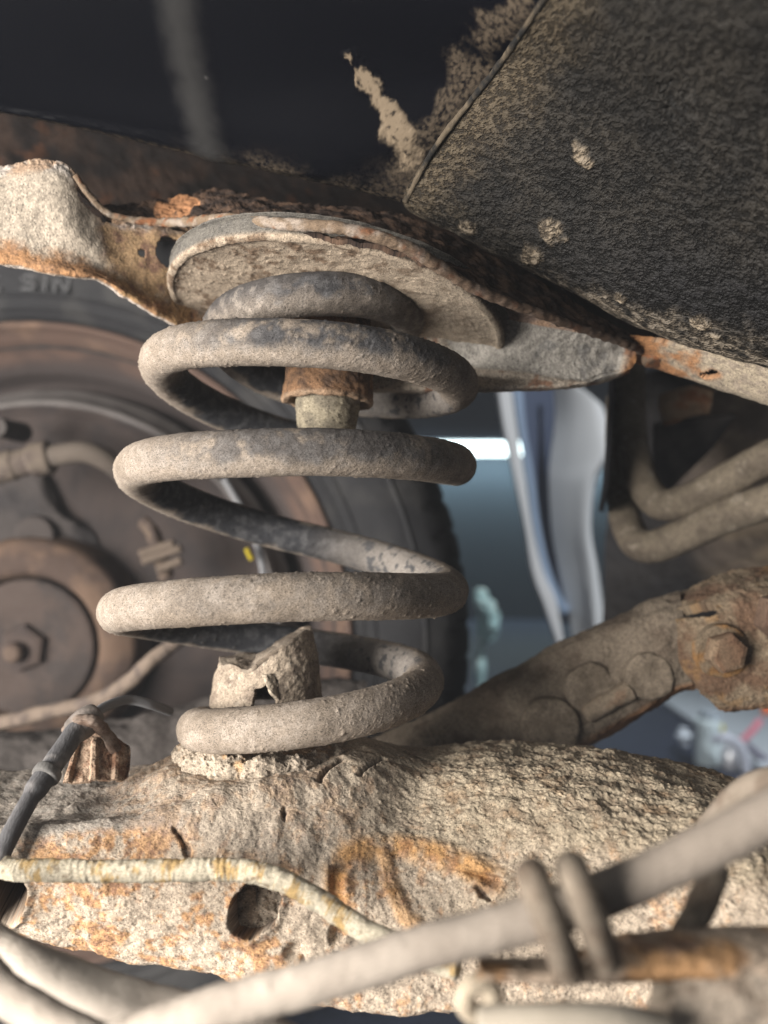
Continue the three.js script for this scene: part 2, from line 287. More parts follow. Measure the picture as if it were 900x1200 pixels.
  // torn flange on the left
  const Fl = net([
    [[-120, 205, 0.30], [-10, 196, 0.302], [45, 187, 0.303], [82, 196, 0.305], [112, 236, 0.309], [150, 258, 0.314], [200, 262, 0.32], [250, 266, 0.326], [300, 275, 0.33]],
    [[-120, 222, 0.297], [-10, 212, 0.299], [42, 204, 0.30], [80, 216, 0.302], [108, 252, 0.306], [142, 272, 0.312], [198, 276, 0.318], [250, 282, 0.325], [300, 290, 0.33]],
    [[-120, 255, 0.294], [-10, 248, 0.296], [40, 250, 0.298], [80, 262, 0.30], [110, 285, 0.305], [145, 302, 0.312], [200, 312, 0.32], [250, 318, 0.33], [300, 322, 0.336]],
    [[-120, 280, 0.295], [-10, 284, 0.297], [40, 288, 0.299], [82, 298, 0.302], [115, 312, 0.307], [152, 328, 0.314], [204, 352, 0.325], [250, 362, 0.335], [300, 370, 0.342]],
    [[-120, 296, 0.294], [-10, 302, 0.296], [40, 311, 0.297], [84, 319, 0.299], [118, 325, 0.303], [156, 347, 0.31], [206, 375, 0.322], [250, 388, 0.333], [300, 396, 0.342]],
    [[-120, 302, 0.297], [-10, 309, 0.299], [40, 318, 0.30], [84, 326, 0.302], [116, 332, 0.306], [156, 355, 0.313], [206, 382, 0.325], [250, 396, 0.336], [300, 404, 0.345]],
    [[-120, 300, 0.302], [-10, 306, 0.304], [40, 315, 0.305], [84, 323, 0.307], [116, 330, 0.311], [156, 352, 0.318], [206, 380, 0.33], [250, 394, 0.341], [300, 402, 0.35]],
  ]);
  const ov = pick(Fl, 199, 296), ov2 = pick(Fl, 168, 296), slit = [[97, 228], [112, 246], [128, 256]].map((q) => pick(Fl, ...q)), gap2 = [[203, 266], [216, 268]].map((q) => pick(Fl, ...q));
  const holeF = (p) => { const w = 0.0012 * fbm(p, 260, 3); const d = p.clone().sub(ov); return Math.hypot(d.x / 0.0046, d.y / 0.0056) + w * 120 < 1 || p.distanceTo(ov2) + w < 0.0012 || segD(p, slit) + w < 0.0019 || segD(p, gap2) + w < 0.0012; };
  part(body, 'flange', sheet(Fl, 520, 240, { thick: 0.0016, hole: holeF, disp: (p, n, u, v) => 0.0002 * fbm(p, 300, 4) + 0.0006 * fbm(p, 70, 3, 5) + (v > 0.6 && v < 0.95 ? 0.0007 * fbm(p, 160, 3, 2) : 0) + 0.0007 * ss(0.14, 0.05, v) * fbm(p, 500, 3), color: (p, n, u, v) => {
    const w = fbm(p, 110, 4, 1), r = ss(0.48, 0.58, v + 0.09 * w) * ss(0.80, 0.72, v + 0.05 * w), ro = ss(0.5, 0.58, u + 0.05 * w) * ss(-0.6, 0.2, w + 0.6 - Math.abs(v - 0.25) * 1.5), pale = ss(0.76, 0.8, v + 0.03 * w), top = ss(0.19, 0.10, v + 0.04 * w);
    let c = mix([0.44, 0.375, 0.30], [0.29, 0.245, 0.195], ss(-0.1, 0.45, fbm(p, 700, 3)) * 0.5); const rust = mix(ORANGE, RUST, ss(-0.2, 0.5, fbm(p, 160, 3, 6)));
    c = mix(c, mix(rust, [0.30, 0.155, 0.065], 0.6), Math.min(1, r * 0.9)); c = mix(c, mix([0.36, 0.22, 0.10], mul(RUST, 0.8), ss(-0.1, 0.5, fbm(p, 200, 3, 9))), ro * 0.85); c = mix(c, [0.48, 0.42, 0.38], pale * 0.8); return mix(c, mix([0.34, 0.22, 0.14], [0.4, 0.36, 0.33], ss(-0.1, 0.3, w)), top * 0.8);
  } }), M.plate);
  // seam lip that runs over the spring seat
  const lip = curve([[88, 205, 0.302], [108, 232, 0.305], [136, 254, 0.309], [200, 261, 0.308], [262, 257, 0.282], [330, 262, 0.259], [410, 270, 0.252], [480, 292, 0.254], [560, 340, 0.268], [650, 374, 0.286], [735, 404, 0.31], [752, 412, 0.32]].map((q) => P(...q)));
  part(body, 'seam_lip', tube(lip, (t) => 0.001 + 0.0009 * Math.sin(t * 3.1) , 620, 26, { disp: (p) => 0.0005 * fbm(p, 300, 4) + 0.0005 * N(p, 60), color: (p, n) => { const w = fbm(p, 160, 4, 3); let c = mix([0.20, 0.145, 0.10], [0.32, 0.265, 0.22], ss(-0.2, 0.4, w)); c = mix(c, RUST, ss(0.1, 0.5, fbm(p, 130, 3, 8))); return mix(c, BROWN, ss(-0.05, 0.06, p.x) * 0.75); } }), M.dirt);
  // ragged brown web above the lip
  part(body, 'rust_web', sheet(net([
    [[120, 240, 0.318], [200, 232, 0.325], [255, 222, 0.33], [330, 236, 0.31], [470, 252, 0.303], [600, 312, 0.305], [745, 396, 0.318]],
    [[120, 250, 0.314], [200, 248, 0.32], [262, 244, 0.305], [335, 254, 0.286], [475, 278, 0.28], [605, 336, 0.29], [748, 402, 0.314]],
    [[125, 256, 0.311], [205, 260, 0.315], [265, 261, 0.285], [332, 269, 0.263], [480, 298, 0.258], [610, 358, 0.277], [750, 410, 0.318]],
  ]), 420, 70, { thick: 0.0015, disp: (p) => 0.0016 * fbm(p, 180, 4, 2), color: (p) => { const w = fbm(p, 140, 4, 5); let c = mix([0.03, 0.02, 0.016], [0.10, 0.062, 0.042], ss(-0.3, 0.4, w)); return mix(c, [0.40, 0.2, 0.1], (p.distanceTo(P(208, 244, 0.32)) < 0.009 ? 1 : 0) * ss(-0.4, 0.1, w)); } }), M.dirt);
  // pressed plate right of the spring seat
  const D = net([
    [[430, 330, 0.315], [520, 345, 0.310], [590, 362, 0.306], [650, 378, 0.305], [705, 392, 0.308], [742, 408, 0.316]],
    [[430, 370, 0.320], [520, 376, 0.315], [590, 386, 0.311], [650, 396, 0.310], [706, 404, 0.313], [745, 414, 0.319]],
    [[430, 405, 0.325], [520, 410, 0.320], [590, 414, 0.316], [650, 418, 0.315], [706, 420, 0.318], [746, 421, 0.321]],
    [[430, 438, 0.324], [520, 440, 0.320], [590, 440, 0.316], [650, 438, 0.315], [704, 434, 0.317], [743, 428, 0.321]],
    [[430, 456, 0.322], [520, 458, 0.318], [590, 456, 0.314], [650, 454, 0.313], [702, 447, 0.316], [738, 434, 0.321]],
    [[430, 460, 0.335], [520, 461, 0.332], [590, 459, 0.328], [650, 457, 0.327], [702, 450, 0.328], [738, 437, 0.332]],
  ]);
  const rec = [[560, 395], [600, 398], [660, 405], [700, 414]].map((q) => pick(D, ...q));
  part(body, 'pressed_plate', sheet(D, 360, 160, { thick: 0.0016, disp: (p) => -0.0014 * ss(0.013, 0.0095, segD(p, rec) + 0.0006 * N(p, 120)) + 0.0005 * fbm(p, 260, 4), color: (p, n, u, v) => { const inn = ss(0.012, 0.0105, segD(p, rec) + 0.0006 * N(p, 120)), w = fbm(p, 130, 4, 3); let c = mix([0.34, 0.29, 0.235], [0.29, 0.275, 0.25], inn * 0.9); c = mix(c, SLATE, inn * 0.4 * ss(0.15, 0.5, w)); const rim = ss(0.9, 0.97, u + 0.02 * w) + (1 - inn) * ss(0.15, 0.45, w) * 0.8 + (v < 0.12 ? 0.5 : 0); return mix(c, mix(ORANGE, RUST, ss(-0.2, 0.3, w)), Math.min(0.85, rim)); } }), M.plate);
  // tan strip to the right, with a plug and a slot
  const S = net([
    [[728, 396, 0.318], [790, 404, 0.305], [860, 420, 0.292], [980, 448, 0.275]],
    [[732, 408, 0.322], [792, 416, 0.31], [860, 434, 0.297], [980, 464, 0.28]],
    [[736, 418, 0.33], [794, 434, 0.32], [860, 456, 0.307], [980, 492, 0.29]],
    [[738, 424, 0.335], [796, 441, 0.326], [862, 463, 0.314], [980, 500, 0.296]],
    [[740, 420, 0.345], [796, 436, 0.336], [862, 458, 0.324], [980, 494, 0.306]],
  ]);
  const slot = [[824, 441], [838, 438]].map((q) => pick(S, ...q));
  part(body, 'rail_strip', sheet(S, 220, 70, { thick: 0.002, hole: (p) => segD(p, slot) + 0.0005 * N(p, 600) < 0.0013, disp: (p) => 0.0004 * fbm(p, 250, 4), color: (p, n, u) => { const w = fbm(p, 130, 4, 3); return mix(mix([0.36, 0.30, 0.22], [0.27, 0.22, 0.17], ss(-0.2, 0.4, fbm(p, 300, 3))), mix(ORANGE, RUST, 0.4), Math.max(ss(0.55, 0.2, u + 0.35 * w) * 0.9, ss(0.004, 0.001, segD(p, slot)) * 0.8)); } }), M.plate);
  const plugC = pick(S, 769, 424), plugN = V(0.05, -0.95, 0.3);
  part(body, 'drain_plug', turned(plugC, plugN, [[0.0001, 0.0008], [0.0032, 0.0009], [0.0045, 0.0005], [0.0052, -0.0006], [0.0054, -0.002]], 40, 16, { disp: (p) => 0.0002 * fbm(p, 500, 3), color: (p) => mix([0.12, 0.085, 0.06], RUST, ss(-0.1, 0.4, fbm(p, 250, 3))) }), M.dirt);
  // dusty underbody behind the pipes
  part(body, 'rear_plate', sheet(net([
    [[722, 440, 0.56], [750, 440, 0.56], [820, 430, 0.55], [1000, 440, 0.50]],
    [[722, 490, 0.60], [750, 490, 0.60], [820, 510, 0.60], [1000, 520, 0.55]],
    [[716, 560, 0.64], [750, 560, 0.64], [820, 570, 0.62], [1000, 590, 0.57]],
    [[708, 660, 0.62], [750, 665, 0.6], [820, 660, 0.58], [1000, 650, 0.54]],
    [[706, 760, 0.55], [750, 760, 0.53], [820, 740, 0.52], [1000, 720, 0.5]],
  ]), 200, 160, { thick: 0.003, disp: (p) => 0.003 * fbm(p, 25, 3) + 0.0008 * fbm(p, 150, 3), color: (p) => { const w = fbm(p, 28, 4, 6), gapShade = ss(0.235, 0.205, p.x + 0.006 * w); return mix(mix([0.21, 0.165, 0.12], [0.10, 0.08, 0.065], ss(-0.2, 0.4, w)), [0.018, 0.018, 0.02], gapShade * 0.96); } }), M.soft);  // left part blackened: shade of the gap put into the plate colour
  part(body, 'added_shade_plate', sheet(net([  // added plate, seen edge-on, that keeps the pipes in shade
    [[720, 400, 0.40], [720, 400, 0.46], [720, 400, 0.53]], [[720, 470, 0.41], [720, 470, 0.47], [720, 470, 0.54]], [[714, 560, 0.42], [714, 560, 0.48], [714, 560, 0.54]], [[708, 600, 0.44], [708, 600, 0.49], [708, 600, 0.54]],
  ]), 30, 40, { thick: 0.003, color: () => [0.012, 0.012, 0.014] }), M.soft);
  part(body, 'rusty_bracket', sheet(net([
    [[772, 464, 0.47], [790, 456, 0.465], [812, 452, 0.46], [836, 458, 0.456]],
    [[772, 480, 0.468], [792, 476, 0.463], [814, 470, 0.458], [834, 474, 0.454]],
    [[778, 500, 0.475], [796, 494, 0.47], [816, 486, 0.465], [830, 486, 0.46]],
  ]), 70, 40, { thick: 0.004, disp: (p) => 0.0012 * fbm(p, 90, 4), color: (p) => mix([0.25, 0.17, 0.11], RUST, ss(0, 0.4, fbm(p, 70, 4, 2))) }), M.dirt);
  part(body, 'recess_shade', sheet(net([  // dark sheet whose colour stands in for the shade of a recess
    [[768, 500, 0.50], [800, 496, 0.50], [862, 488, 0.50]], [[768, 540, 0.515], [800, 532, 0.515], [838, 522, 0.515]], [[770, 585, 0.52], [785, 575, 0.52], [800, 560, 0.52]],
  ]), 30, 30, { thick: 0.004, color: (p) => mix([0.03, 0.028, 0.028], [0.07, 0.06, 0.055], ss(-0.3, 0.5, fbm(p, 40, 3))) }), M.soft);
  // the hidden floor pan that keeps light from falling in from above
  const pan = new THREE.BoxGeometry(1.5, 0.02, 0.54); pan.translate(0.25, 0.62, -0.42);
  part(body, 'floor_pan', paintGeo(pan, () => [0.03, 0.028, 0.027]), M.soft);
}

// ------------------------------------------------------------------ coil spring
const CT = 0.08, CZ = 0.307;                       // lean of the spring, distance of its axis
const ctl = [[-105, 378, 0.034, 369], [0, 345, 0.0325, 369], [90, 393, 0.034, 368], [180, 462, 0.044, 367], [270, 456, 0.0525, 366], [360, 402, 0.0535, 365], [450, 438, 0.0537, 364], [540, 520, 0.0545, 360], [630, 546, 0.0555, 354], [720, 530, 0.0562, 351], [810, 562, 0.0565, 348], [900, 632, 0.0567, 343], [990, 690, 0.0572, 338], [1080, 701, 0.0575, 337], [1170, 722, 0.057, 339], [1260, 757, 0.0505, 350], [1350, 797, 0.0405, 364], [1440, 849, 0.0395, 366], [1530, 853, 0.039, 366], [1620, 852, 0.038, 366]];
const solved = ctl.map(([a, py, r, px]) => { const q = (py - 600) / F, c = Math.cos(a * Math.PI / 180); return [(-q * (CZ - r * c) - CT * r * c) / (1 + CT * q), r, (px - 450) / F * CZ]; });
const cs = curve(solved.map((s) => s[0])), crad = curve(solved.map((s) => s[1])), ccx = curve(solved.map((s) => s[2]));
const coilA = curve(ctl.map((c) => c[0]));
const coilPhi = (t) => coilA(t);
const coilAt = (t) => { const a = coilPhi(t) * Math.PI / 180, s = cs(t), r = crad(t); return V(ccx(t) - Math.sin(a) * r, EYE + s + CT * r * Math.cos(a), -(CZ + CT * s) + r * Math.cos(a)); };
{
  const spring = thing('coil_spring', 'dusty steel coil spring with flaking black paint on the rusty arm', 'coil spring', P(366, 860, CZ));
  const axisAt = (p) => V(curveCx(p.y), p.y, -(CZ + CT * (p.y - EYE)));
  function curveCx(y) { return lerp(-0.0265, -0.0335, ss(0.47, 0.35, y)) + 0.008 * ss(0.345, 0.30, y); }
  const grains = (p) => { const a = C(p, 520), b = C(p, 900); return (a[1] > 0.8 ? 0.00045 * ss(0.42, 0.05, a[0]) : 0) + (b[1] > 0.5 ? 0.00028 * ss(0.45, 0.05, b[0]) : 0); };
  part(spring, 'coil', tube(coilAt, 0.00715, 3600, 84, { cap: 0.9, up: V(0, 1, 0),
    disp: (p, n, u, v) => 0.00012 * fbm(p, 220, 3) + grains(p) * ss(-0.5, 0.2, fbm(p, 60, 2, 4)),
    color: (p, n, u, v, d) => {
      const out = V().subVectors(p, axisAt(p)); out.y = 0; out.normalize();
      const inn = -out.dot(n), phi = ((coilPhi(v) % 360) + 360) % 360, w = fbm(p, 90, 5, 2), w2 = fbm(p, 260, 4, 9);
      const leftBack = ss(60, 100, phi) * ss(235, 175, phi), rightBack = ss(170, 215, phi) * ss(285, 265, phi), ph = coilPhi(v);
      let bareDark = ss(0.0, 0.5, inn + 0.5 * w - 0.05) * leftBack;                                    // darker inside the left of each turn
      bareDark = Math.max(bareDark, ss(0.16, 0.34, w2 + 0.25 * w) * rightBack * ss(-0.2, 0.3, inn) * 0.95);          // flaking specks inside the right
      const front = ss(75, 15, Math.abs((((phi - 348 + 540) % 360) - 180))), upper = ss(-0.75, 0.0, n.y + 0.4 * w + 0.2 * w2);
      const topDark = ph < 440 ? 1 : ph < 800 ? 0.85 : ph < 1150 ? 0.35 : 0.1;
      bareDark = Math.max(bareDark, front * upper * topDark * ss(-0.55, 0.1, w + 0.5 * w2 + 0.1) * 0.95);
      if (ph < 130) bareDark = Math.max(bareDark, lerp(0.45, 0.85, ss(-0.6, 0.5, n.y)) - 0.25 * ss(0.1, 0.4, w2));
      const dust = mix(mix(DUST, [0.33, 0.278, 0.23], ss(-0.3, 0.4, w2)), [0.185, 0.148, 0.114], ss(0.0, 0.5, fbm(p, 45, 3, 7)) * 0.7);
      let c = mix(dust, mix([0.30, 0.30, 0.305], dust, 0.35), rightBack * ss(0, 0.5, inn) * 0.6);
      c = mix(c, mix([0.028, 0.029, 0.034], [0.075, 0.075, 0.08], ss(-0.2, 0.5, w2)), Math.min(1, bareDark));
      const e = d > 0.0004 ? 0.25 : 0; return mix(c, [0.42, 0.345, 0.27], e);
    } }), M.coil);
}

// ------------------------------------------------------------------ upper spring seat, bump stop
{
  const ax = V(0.17, 1, -0.20).normalize(), seat = thing('spring_seat', 'round gritty rubber spring seat pad pressed under the rusty flange', 'spring seat', P(394, 381, 0.322));
  const c = P(394, 381, 0.322);
  part(seat, 'seat_pad', turned(c, ax, [[0.0001, -0.0005], [0.02, 0], [0.04, 0.0004], [0.052, 0.0003], [0.0592, 0.0], [0.0612, -0.0007], [0.0628, -0.0003], [0.0634, 0.0008], [0.0634, 0.004], [0.0628, 0.0068], [0.058, 0.0078], [0.0001, 0.0078]], 520, 260, {
    disp: (p, n, u, v) => { const a = C(p, 480); return 0.00018 * fbm(p, 320, 4) + (a[1] > 0.5 ? 0.00032 * ss(0.5, 0.05, a[0]) : 0) * (v < 0.5 ? 1 : 0.3) + 0.0003 * fbm(p, 90, 2, 4); },
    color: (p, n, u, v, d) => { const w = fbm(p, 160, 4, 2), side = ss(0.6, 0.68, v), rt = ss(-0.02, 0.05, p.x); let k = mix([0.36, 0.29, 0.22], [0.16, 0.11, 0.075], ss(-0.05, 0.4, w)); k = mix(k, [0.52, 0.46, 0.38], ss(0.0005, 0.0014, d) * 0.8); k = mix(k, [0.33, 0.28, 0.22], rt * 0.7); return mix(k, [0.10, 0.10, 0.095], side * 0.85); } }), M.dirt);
  const stop = thing('bump_stop', 'dusty rubber bump stop in a rusty cup inside the top coils', 'bump stop', P(385, 450, 0.312));
  const b = P(386, 440, 0.312), a2 = V(0.05, 1, -0.08);
  part(stop, 'cup', turned(b, a2, [[0.0140, 0.022], [0.0150, 0.012], [0.0158, 0.002], [0.0162, -0.004], [0.0166, -0.008], [0.0167, -0.0096], [0.0158, -0.0104], [0.0135, -0.0096], [0.011, -0.004]], 160, 70, { disp: (p) => 0.0008 * fbm(p, 260, 4) + 0.0006 * N(p, 90), color: (p, n, u, v) => { const w = fbm(p, 180, 4, 5); let k = mix([0.22, 0.125, 0.07], [0.10, 0.062, 0.042], ss(-0.2, 0.35, w)); return mix(k, [0.40, 0.29, 0.2], ss(0.5, 0.62, v) * 0.5); } }), M.dirt);
  part(stop, 'rubber_buffer', turned(b, a2, [[0.0118, 0.004], [0.0118, -0.008], [0.0114, -0.014], [0.0108, -0.018], [0.0102, -0.0205], [0.0085, -0.0215], [0.0001, -0.0215]], 120, 80, { disp: (p) => 0.0004 * fbm(p, 350, 4), color: (p) => mix([0.30, 0.26, 0.19], [0.19, 0.165, 0.125], ss(-0.2, 0.4, fbm(p, 170, 3, 4))) }), M.dirt);
}

// ------------------------------------------------------------------ suspension arm under the spring
{
  const cols = [-80, 30, 120, 210, 300, 400, 500, 600, 700, 800, 900, 1010];
  const prof = [
    [[905, .31], [902, .31], [899, .31], [896, .315], [890, .32], [882, .322], [873, .322], [872, .315], [879, .305], [895, .295], [920, .283], [946, .272]],
    [[962, .266], [958, .265], [950, .263], [944, .263], [936, .265], [918, .272], [900, .28], [893, .277], [899, .268], [915, .258], [938, .247], [962, .238]],
    [[972, .254], [968, .252], [962, .25], [962, .25], [968, .252], [962, .256], [945, .262], [933, .257], [938, .247], [952, .237], [972, .227], [993, .218]],
    [[1010, .247], [1008, .246], [1006, .245], [1008, .2445], [1012, .244], [1012, .246], [1000, .248], [988, .243], [986, .233], [994, .223], [1008, .213], [1025, .205]],
    [[1048, .246], [1046, .245], [1050, .244], [1056, .243], [1064, .242], [1070, .241], [1064, .24], [1052, .235], [1048, .226], [1052, .216], [1062, .206], [1075, .2]],
    [[1078, .249], [1080, .248], [1094, .247], [1106, .245], [1122, .241], [1138, .237], [1136, .234], [1124, .23], [1116, .222], [1118, .213], [1126, .204], [1136, .197]],
    [[1088, .262], [1094, .26], [1116, .257], [1132, .254], [1154, .248], [1180, .242], [1182, .238], [1180, .233], [1180, .226], [1184, .217], [1190, .208], [1200, .2]],
    [[1000, .31], [1002, .31], [1010, .305], [1018, .30], [1030, .295], [1050, .29], [1050, .285], [1050, .28], [1050, .27], [1060, .262], [1070, .255], [1080, .25]],
    [[935, .328], [934, .328], [930, .33], [926, .335], [922, .338], [916, .34], [908, .34], [906, .336], [912, .326], [928, .315], [950, .303], [975, .292]],
  ];
  const pts = prof.map((r) => r.map(([y, z], i) => P(cols[i], y, z)));
  const at = net(pts, true);
  const arm = thing('suspension_arm', 'scaly rust covered suspension arm under the coil spring', 'suspension arm', P(300, 1000, 0.28));
  const vk = prof.length, pcx = P(318, 902, 0.290);
  const h1 = pick(at, 296, 1064), h2 = pick(at, 2, 1058), dimple = pick(at, 348, 1117), dim2 = pick(at, 395, 1092), dim3 = pick(at, 330, 1065);
  const arc = [[392, 1052], [396, 1020], [410, 1003], [440, 993], [475, 992], [515, 1000], [545, 1012], [580, 1030]].map((q) => pick(at, ...q)), arc2 = [[447, 998], [455, 1040], [475, 1078], [505, 1100]].map((q) => pick(at, ...q));
  const cracks = [[[205, 975], [218, 992], [222, 1008]], [[330, 960], [334, 972]], [[372, 935], [400, 915]], [[420, 925], [450, 905]], [[355, 1125], [365, 1140], [372, 1152]], [[395, 1120], [398, 1132]], [[470, 885], [495, 892]], [[560, 1040], [575, 1055]]].map((l) => l.map((q) => pick(at, ...q)));
  const weld = [[90, 948], [150, 925], [215, 905]].map((q) => pick(at, ...q));
  const ovalD = (p, c, a, b) => { const d = p.clone().sub(c); return Math.hypot((d.x - 0.25 * d.y) / a, d.y / b); };
  const holeD = (p) => Math.min(ovalD(p, h1, 0.0066, 0.0078), ovalD(p, h2, 0.0066, 0.0085)) + 0.1 * fbm(p, 250, 3, 3);
  const armDisp = (p, n, u, v) => {
    const right = ss(-0.02, 0.05, p.x), top = ss(0.2, 0.7, n.y), w = fbm(p, 120, 4, 1);
    let d = 0.0016 * fbm(p, 40, 3, 5) + 0.0008 * w + 0.00013 * fbm(p, 420, 3, 2);
    const t = fbm(p.clone().multiply(V(0.7, 1.3, 1)), 150, 4, 11) * 3.2, fl = Math.floor(t) + ss(0.75, 1, t - Math.floor(t)); d += 0.00035 * fl * (0.4 + 0.6 * right) * (1 - 0.6 * top * (1 - right));     // scale lifting in layers
    const a = C(p, 330), b = C(p, 560); d += right * (0.35 + 0.65 * top) * ((a[1] > 0.35 ? 0.0004 * ss(0.55, 0.05, a[0]) : 0) + 0.00012 * ss(0.5, 0.05, b[0])) + 0.00016 * ss(0.5, 0.1, b[0]);
    for (const l of cracks) d -= 0.0016 * ss(0.0011, 0.0002, segD(p, l) + 0.001 * fbm(p, 260, 3));
    d += 0.0010 * ss(0.006, 0.0015, segD(p, arc) + 0.0012 * fbm(p, 200, 3)) - 0.0022 * ss(0.0035, 0.001, Math.abs(segD(p, arc) - 0.0) + 0.0005 + (p.y > arc[2].y - 0.002 ? 0.01 : 0));
    d += 0.0009 * ss(0.003, 0.0008, segD(p, arc2));
    d -= 0.003 * ss(1, 0.3, ovalD(p, dimple, 0.0045, 0.0045)) + 0.003 * ss(1, 0.2, ovalD(p, dim2, 0.003, 0.004)) + 0.002 * ss(1, 0.2, ovalD(p, dim3, 0.008, 0.006));
    d += 0.0068 * ss(0.056, 0.030, Math.hypot(p.x - pcx.x, p.z - pcx.z)) * ss(-0.3, 0.4, n.y);     // mound under the perch
    const hd = holeD(p); d += 0.001 * ss(1.5, 1.12, hd) * ss(1.0, 1.12, hd); d -= 0.03 * ss(1.05, 0.88, hd);
    d += 0.0014 * ss(0.004, 0.001, segD(p, weld));
    return d;
  };
  const armCol = (p, n, u, v, d) => {
    const right = ss(-0.03, 0.03, p.x), top = ss(0.35, 0.75, n.y + 0.12 * fbm(p, 60, 2)), w = fbm(p, 70, 5, 3), w2 = fbm(p, 190, 4, 6), w3 = fbm(p, 480, 3, 8);
    const scale = mix([0.53, 0.44, 0.345], [0.39, 0.32, 0.25], ss(-0.2, 0.4, w3));
    const rust = mix([0.50, 0.25, 0.085], [0.26, 0.11, 0.05], ss(-0.2, 0.5, w3));
    const w4 = fbm(p, 330, 3, 4); let k = Math.max(ss(0.0, 0.45, 0.7 * w + 0.6 * w2 + 0.5 * w4 + lerp(0.14, -0.12, right)), ss(0.004, 0.0, Math.abs(p.y - EYE + 0.0925) - 0.003 + 0.003 * w2) * ss(-0.06, -0.07, p.x) * ss(-0.3, 0.2, w4)); let c = mix(scale, rust, k * (1 - 0.55 * ss(0.06, 0.035, Math.hypot(p.x - pcx.x, p.z - pcx.z)) * ss(0, 0.5, n.y)) * lerp(0.72, 0.45, right));
    c = mix(c, mix([0.28, 0.255, 0.225], [0.37, 0.335, 0.295], ss(-0.3, 0.4, w3)), top * lerp(0.92, 0.0, right) * (1 - 0.8 * ss(0.062, 0.036, Math.hypot(p.x - pcx.x, p.z - pcx.z))));
    c = mix(c, mix([0.36, 0.30, 0.215], [0.22, 0.165, 0.11], ss(-0.1, 0.4, w2)), top * right * 0.75);
    c = mix(c, [0.16, 0.085, 0.06], ss(0.9, 1, 1 - Math.abs((v * vk) - 5.9) * 0.6) * (1 - right) * 0.8);
    const ar = Math.max(ss(0.0056, 0.0008, segD(p, arc) + 0.0013 * w2) * ss(-0.75, 0.1, fbm(p, 130, 3, 8)), 0.75 * ss(0.0036, 0.001, segD(p, arc2) + 0.001 * w2)); c = mix(c, mix([0.54, 0.28, 0.09], [0.38, 0.17, 0.06], ss(0, 0.5, w2)), ar * 0.75);
    c = mix(c, [0.08, 0.055, 0.045], ss(1.1, 0.95, holeD(p)) * 0.92);  // shade inside the holes is put into the colour
    for (const l of cracks) c = mix(c, [0.07, 0.05, 0.042], 0.7 * ss(0.001, 0.0002, segD(p, l) + 0.001 * fbm(p, 260, 3)));
    return c;
  };
  part(arm, 'arm_beam', sheet(at, 860, 520, { disp: armDisp, color: armCol, flip: true }), M.dirt);
  // perch that carries the lowest coil, caked with flaking crust
  const pc = P(316, 899, 0.294);
  part(arm, 'spring_perch', turned(pc, V(0, 1, -0.05), [[0.0001, 0.0095], [0.02, 0.0095], [0.028, 0.009], [0.0312, 0.0065], [0.0318, 0.002], [0.0306, -0.001], [0.0298, -0.004], [0.031, -0.010], [0.0358, -0.016], [0.0395, -0.023], [0.044, -0.031], [0.047, -0.042]], 560, 260, {
    round: (u) => 1 + 0.05 * Math.sin(u * 19) * 0.4,
    disp: (p, n, u, v) => { const t = fbm(p, 130, 4, 7) * 3.4, fl = Math.floor(t) + ss(0.7, 1, t - Math.floor(t)); return 0.0006 * fl + 0.0016 * fbm(p, 70, 3, 2) + 0.00015 * fbm(p, 420, 3) - 0.003 * ss(0.0016, 0.0004, Math.abs(p.y - (pc.y - 0.0005 + 0.012 * (p.x - pc.x) / 0.035 + 0.003 * N(p, 90))) ) * ss(pc.z, pc.z + 0.01, p.z); },
    color: (p, n, u, v) => { const w = fbm(p, 110, 4, 3), w3 = fbm(p, 450, 3, 8), rt = ss(-0.045, -0.02, p.x); let c = mix([0.43, 0.36, 0.285], [0.30, 0.25, 0.195], ss(-0.25, 0.4, w3)); c = mix(c, [0.46, 0.26, 0.11], 0.6 * ss(0.15, 0.45, w)); return mix(c, [0.20, 0.17, 0.145], rt * 0.35); } }), M.dirt);  // right side darkened in colour for the shade under the coil
  // torn sheet-metal guide that stands inside the lowest coil
  const gc = P(312, 800, 0.312), GH = 0.031;
  const hole1 = (p, u, v) => { const a = u * 360; const dx = (((a - 6 + 540) % 360) - 180) * Math.PI / 180 * 0.0195, dy = v * GH - 0.0135; return Math.abs(dx - 0.1 * dy) < 0.0034 && Math.abs(dy) < 0.0052 + 0.001 * N(p, 300); };
  const guide = (u, v) => { const a = u * Math.PI * 2, rr = 0.0220 - 0.003 * v + 0.0012 * Math.sin(2 * a + 1) + (v > 0.7 ? -0.004 * (v - 0.7) : 0), hgt = 0.0178 + 0.0118 * ss(-0.25, 0.85, Math.sin(a)) + 0.0004 * Math.sin(a * 7); return V(gc.x + Math.sin(a) * rr, gc.y - 0.010 + v * hgt, gc.z + Math.cos(a) * rr * 0.9); };
  const gp = part(arm, 'spring_guide', sheet(guide, 300, 110, { wrapU: true, thick: 0.0022, hole: hole1, disp: (p) => 0.0005 * fbm(p, 80, 3, 4) + 0.0004 * fbm(p, 420, 3), color: (p, n, u, v) => { const w = fbm(p, 150, 4, 6); return mix(mix([0.36, 0.295, 0.23], [0.24, 0.19, 0.15], ss(-0.2, 0.4, w)), [0.5, 0.43, 0.35], 0.6 * ss(0.2, 0.6, fbm(p, 320, 3, 2))); } }), M.dirt, 'torn sheet metal guide cone with a square hole');
  part(arm, 'guide_cap', sheet((u, v) => { const p = guide(u, 0.965), c = V(gc.x - 0.003, gc.y + 0.0088, gc.z); return p.lerp(c, v * 0.999); }, 160, 40, { wrapU: true, thick: 0.0012, disp: (p) => 0.0012 * fbm(p, 130, 4), color: (p) => mix([0.30, 0.25, 0.2], [0.2, 0.16, 0.125], ss(-0.2, 0.4, fbm(p, 150, 3))) }), M.dirt);
  const tc = V(gc.x + 0.0058, gc.y + 0.006, gc.z + 0.0185);
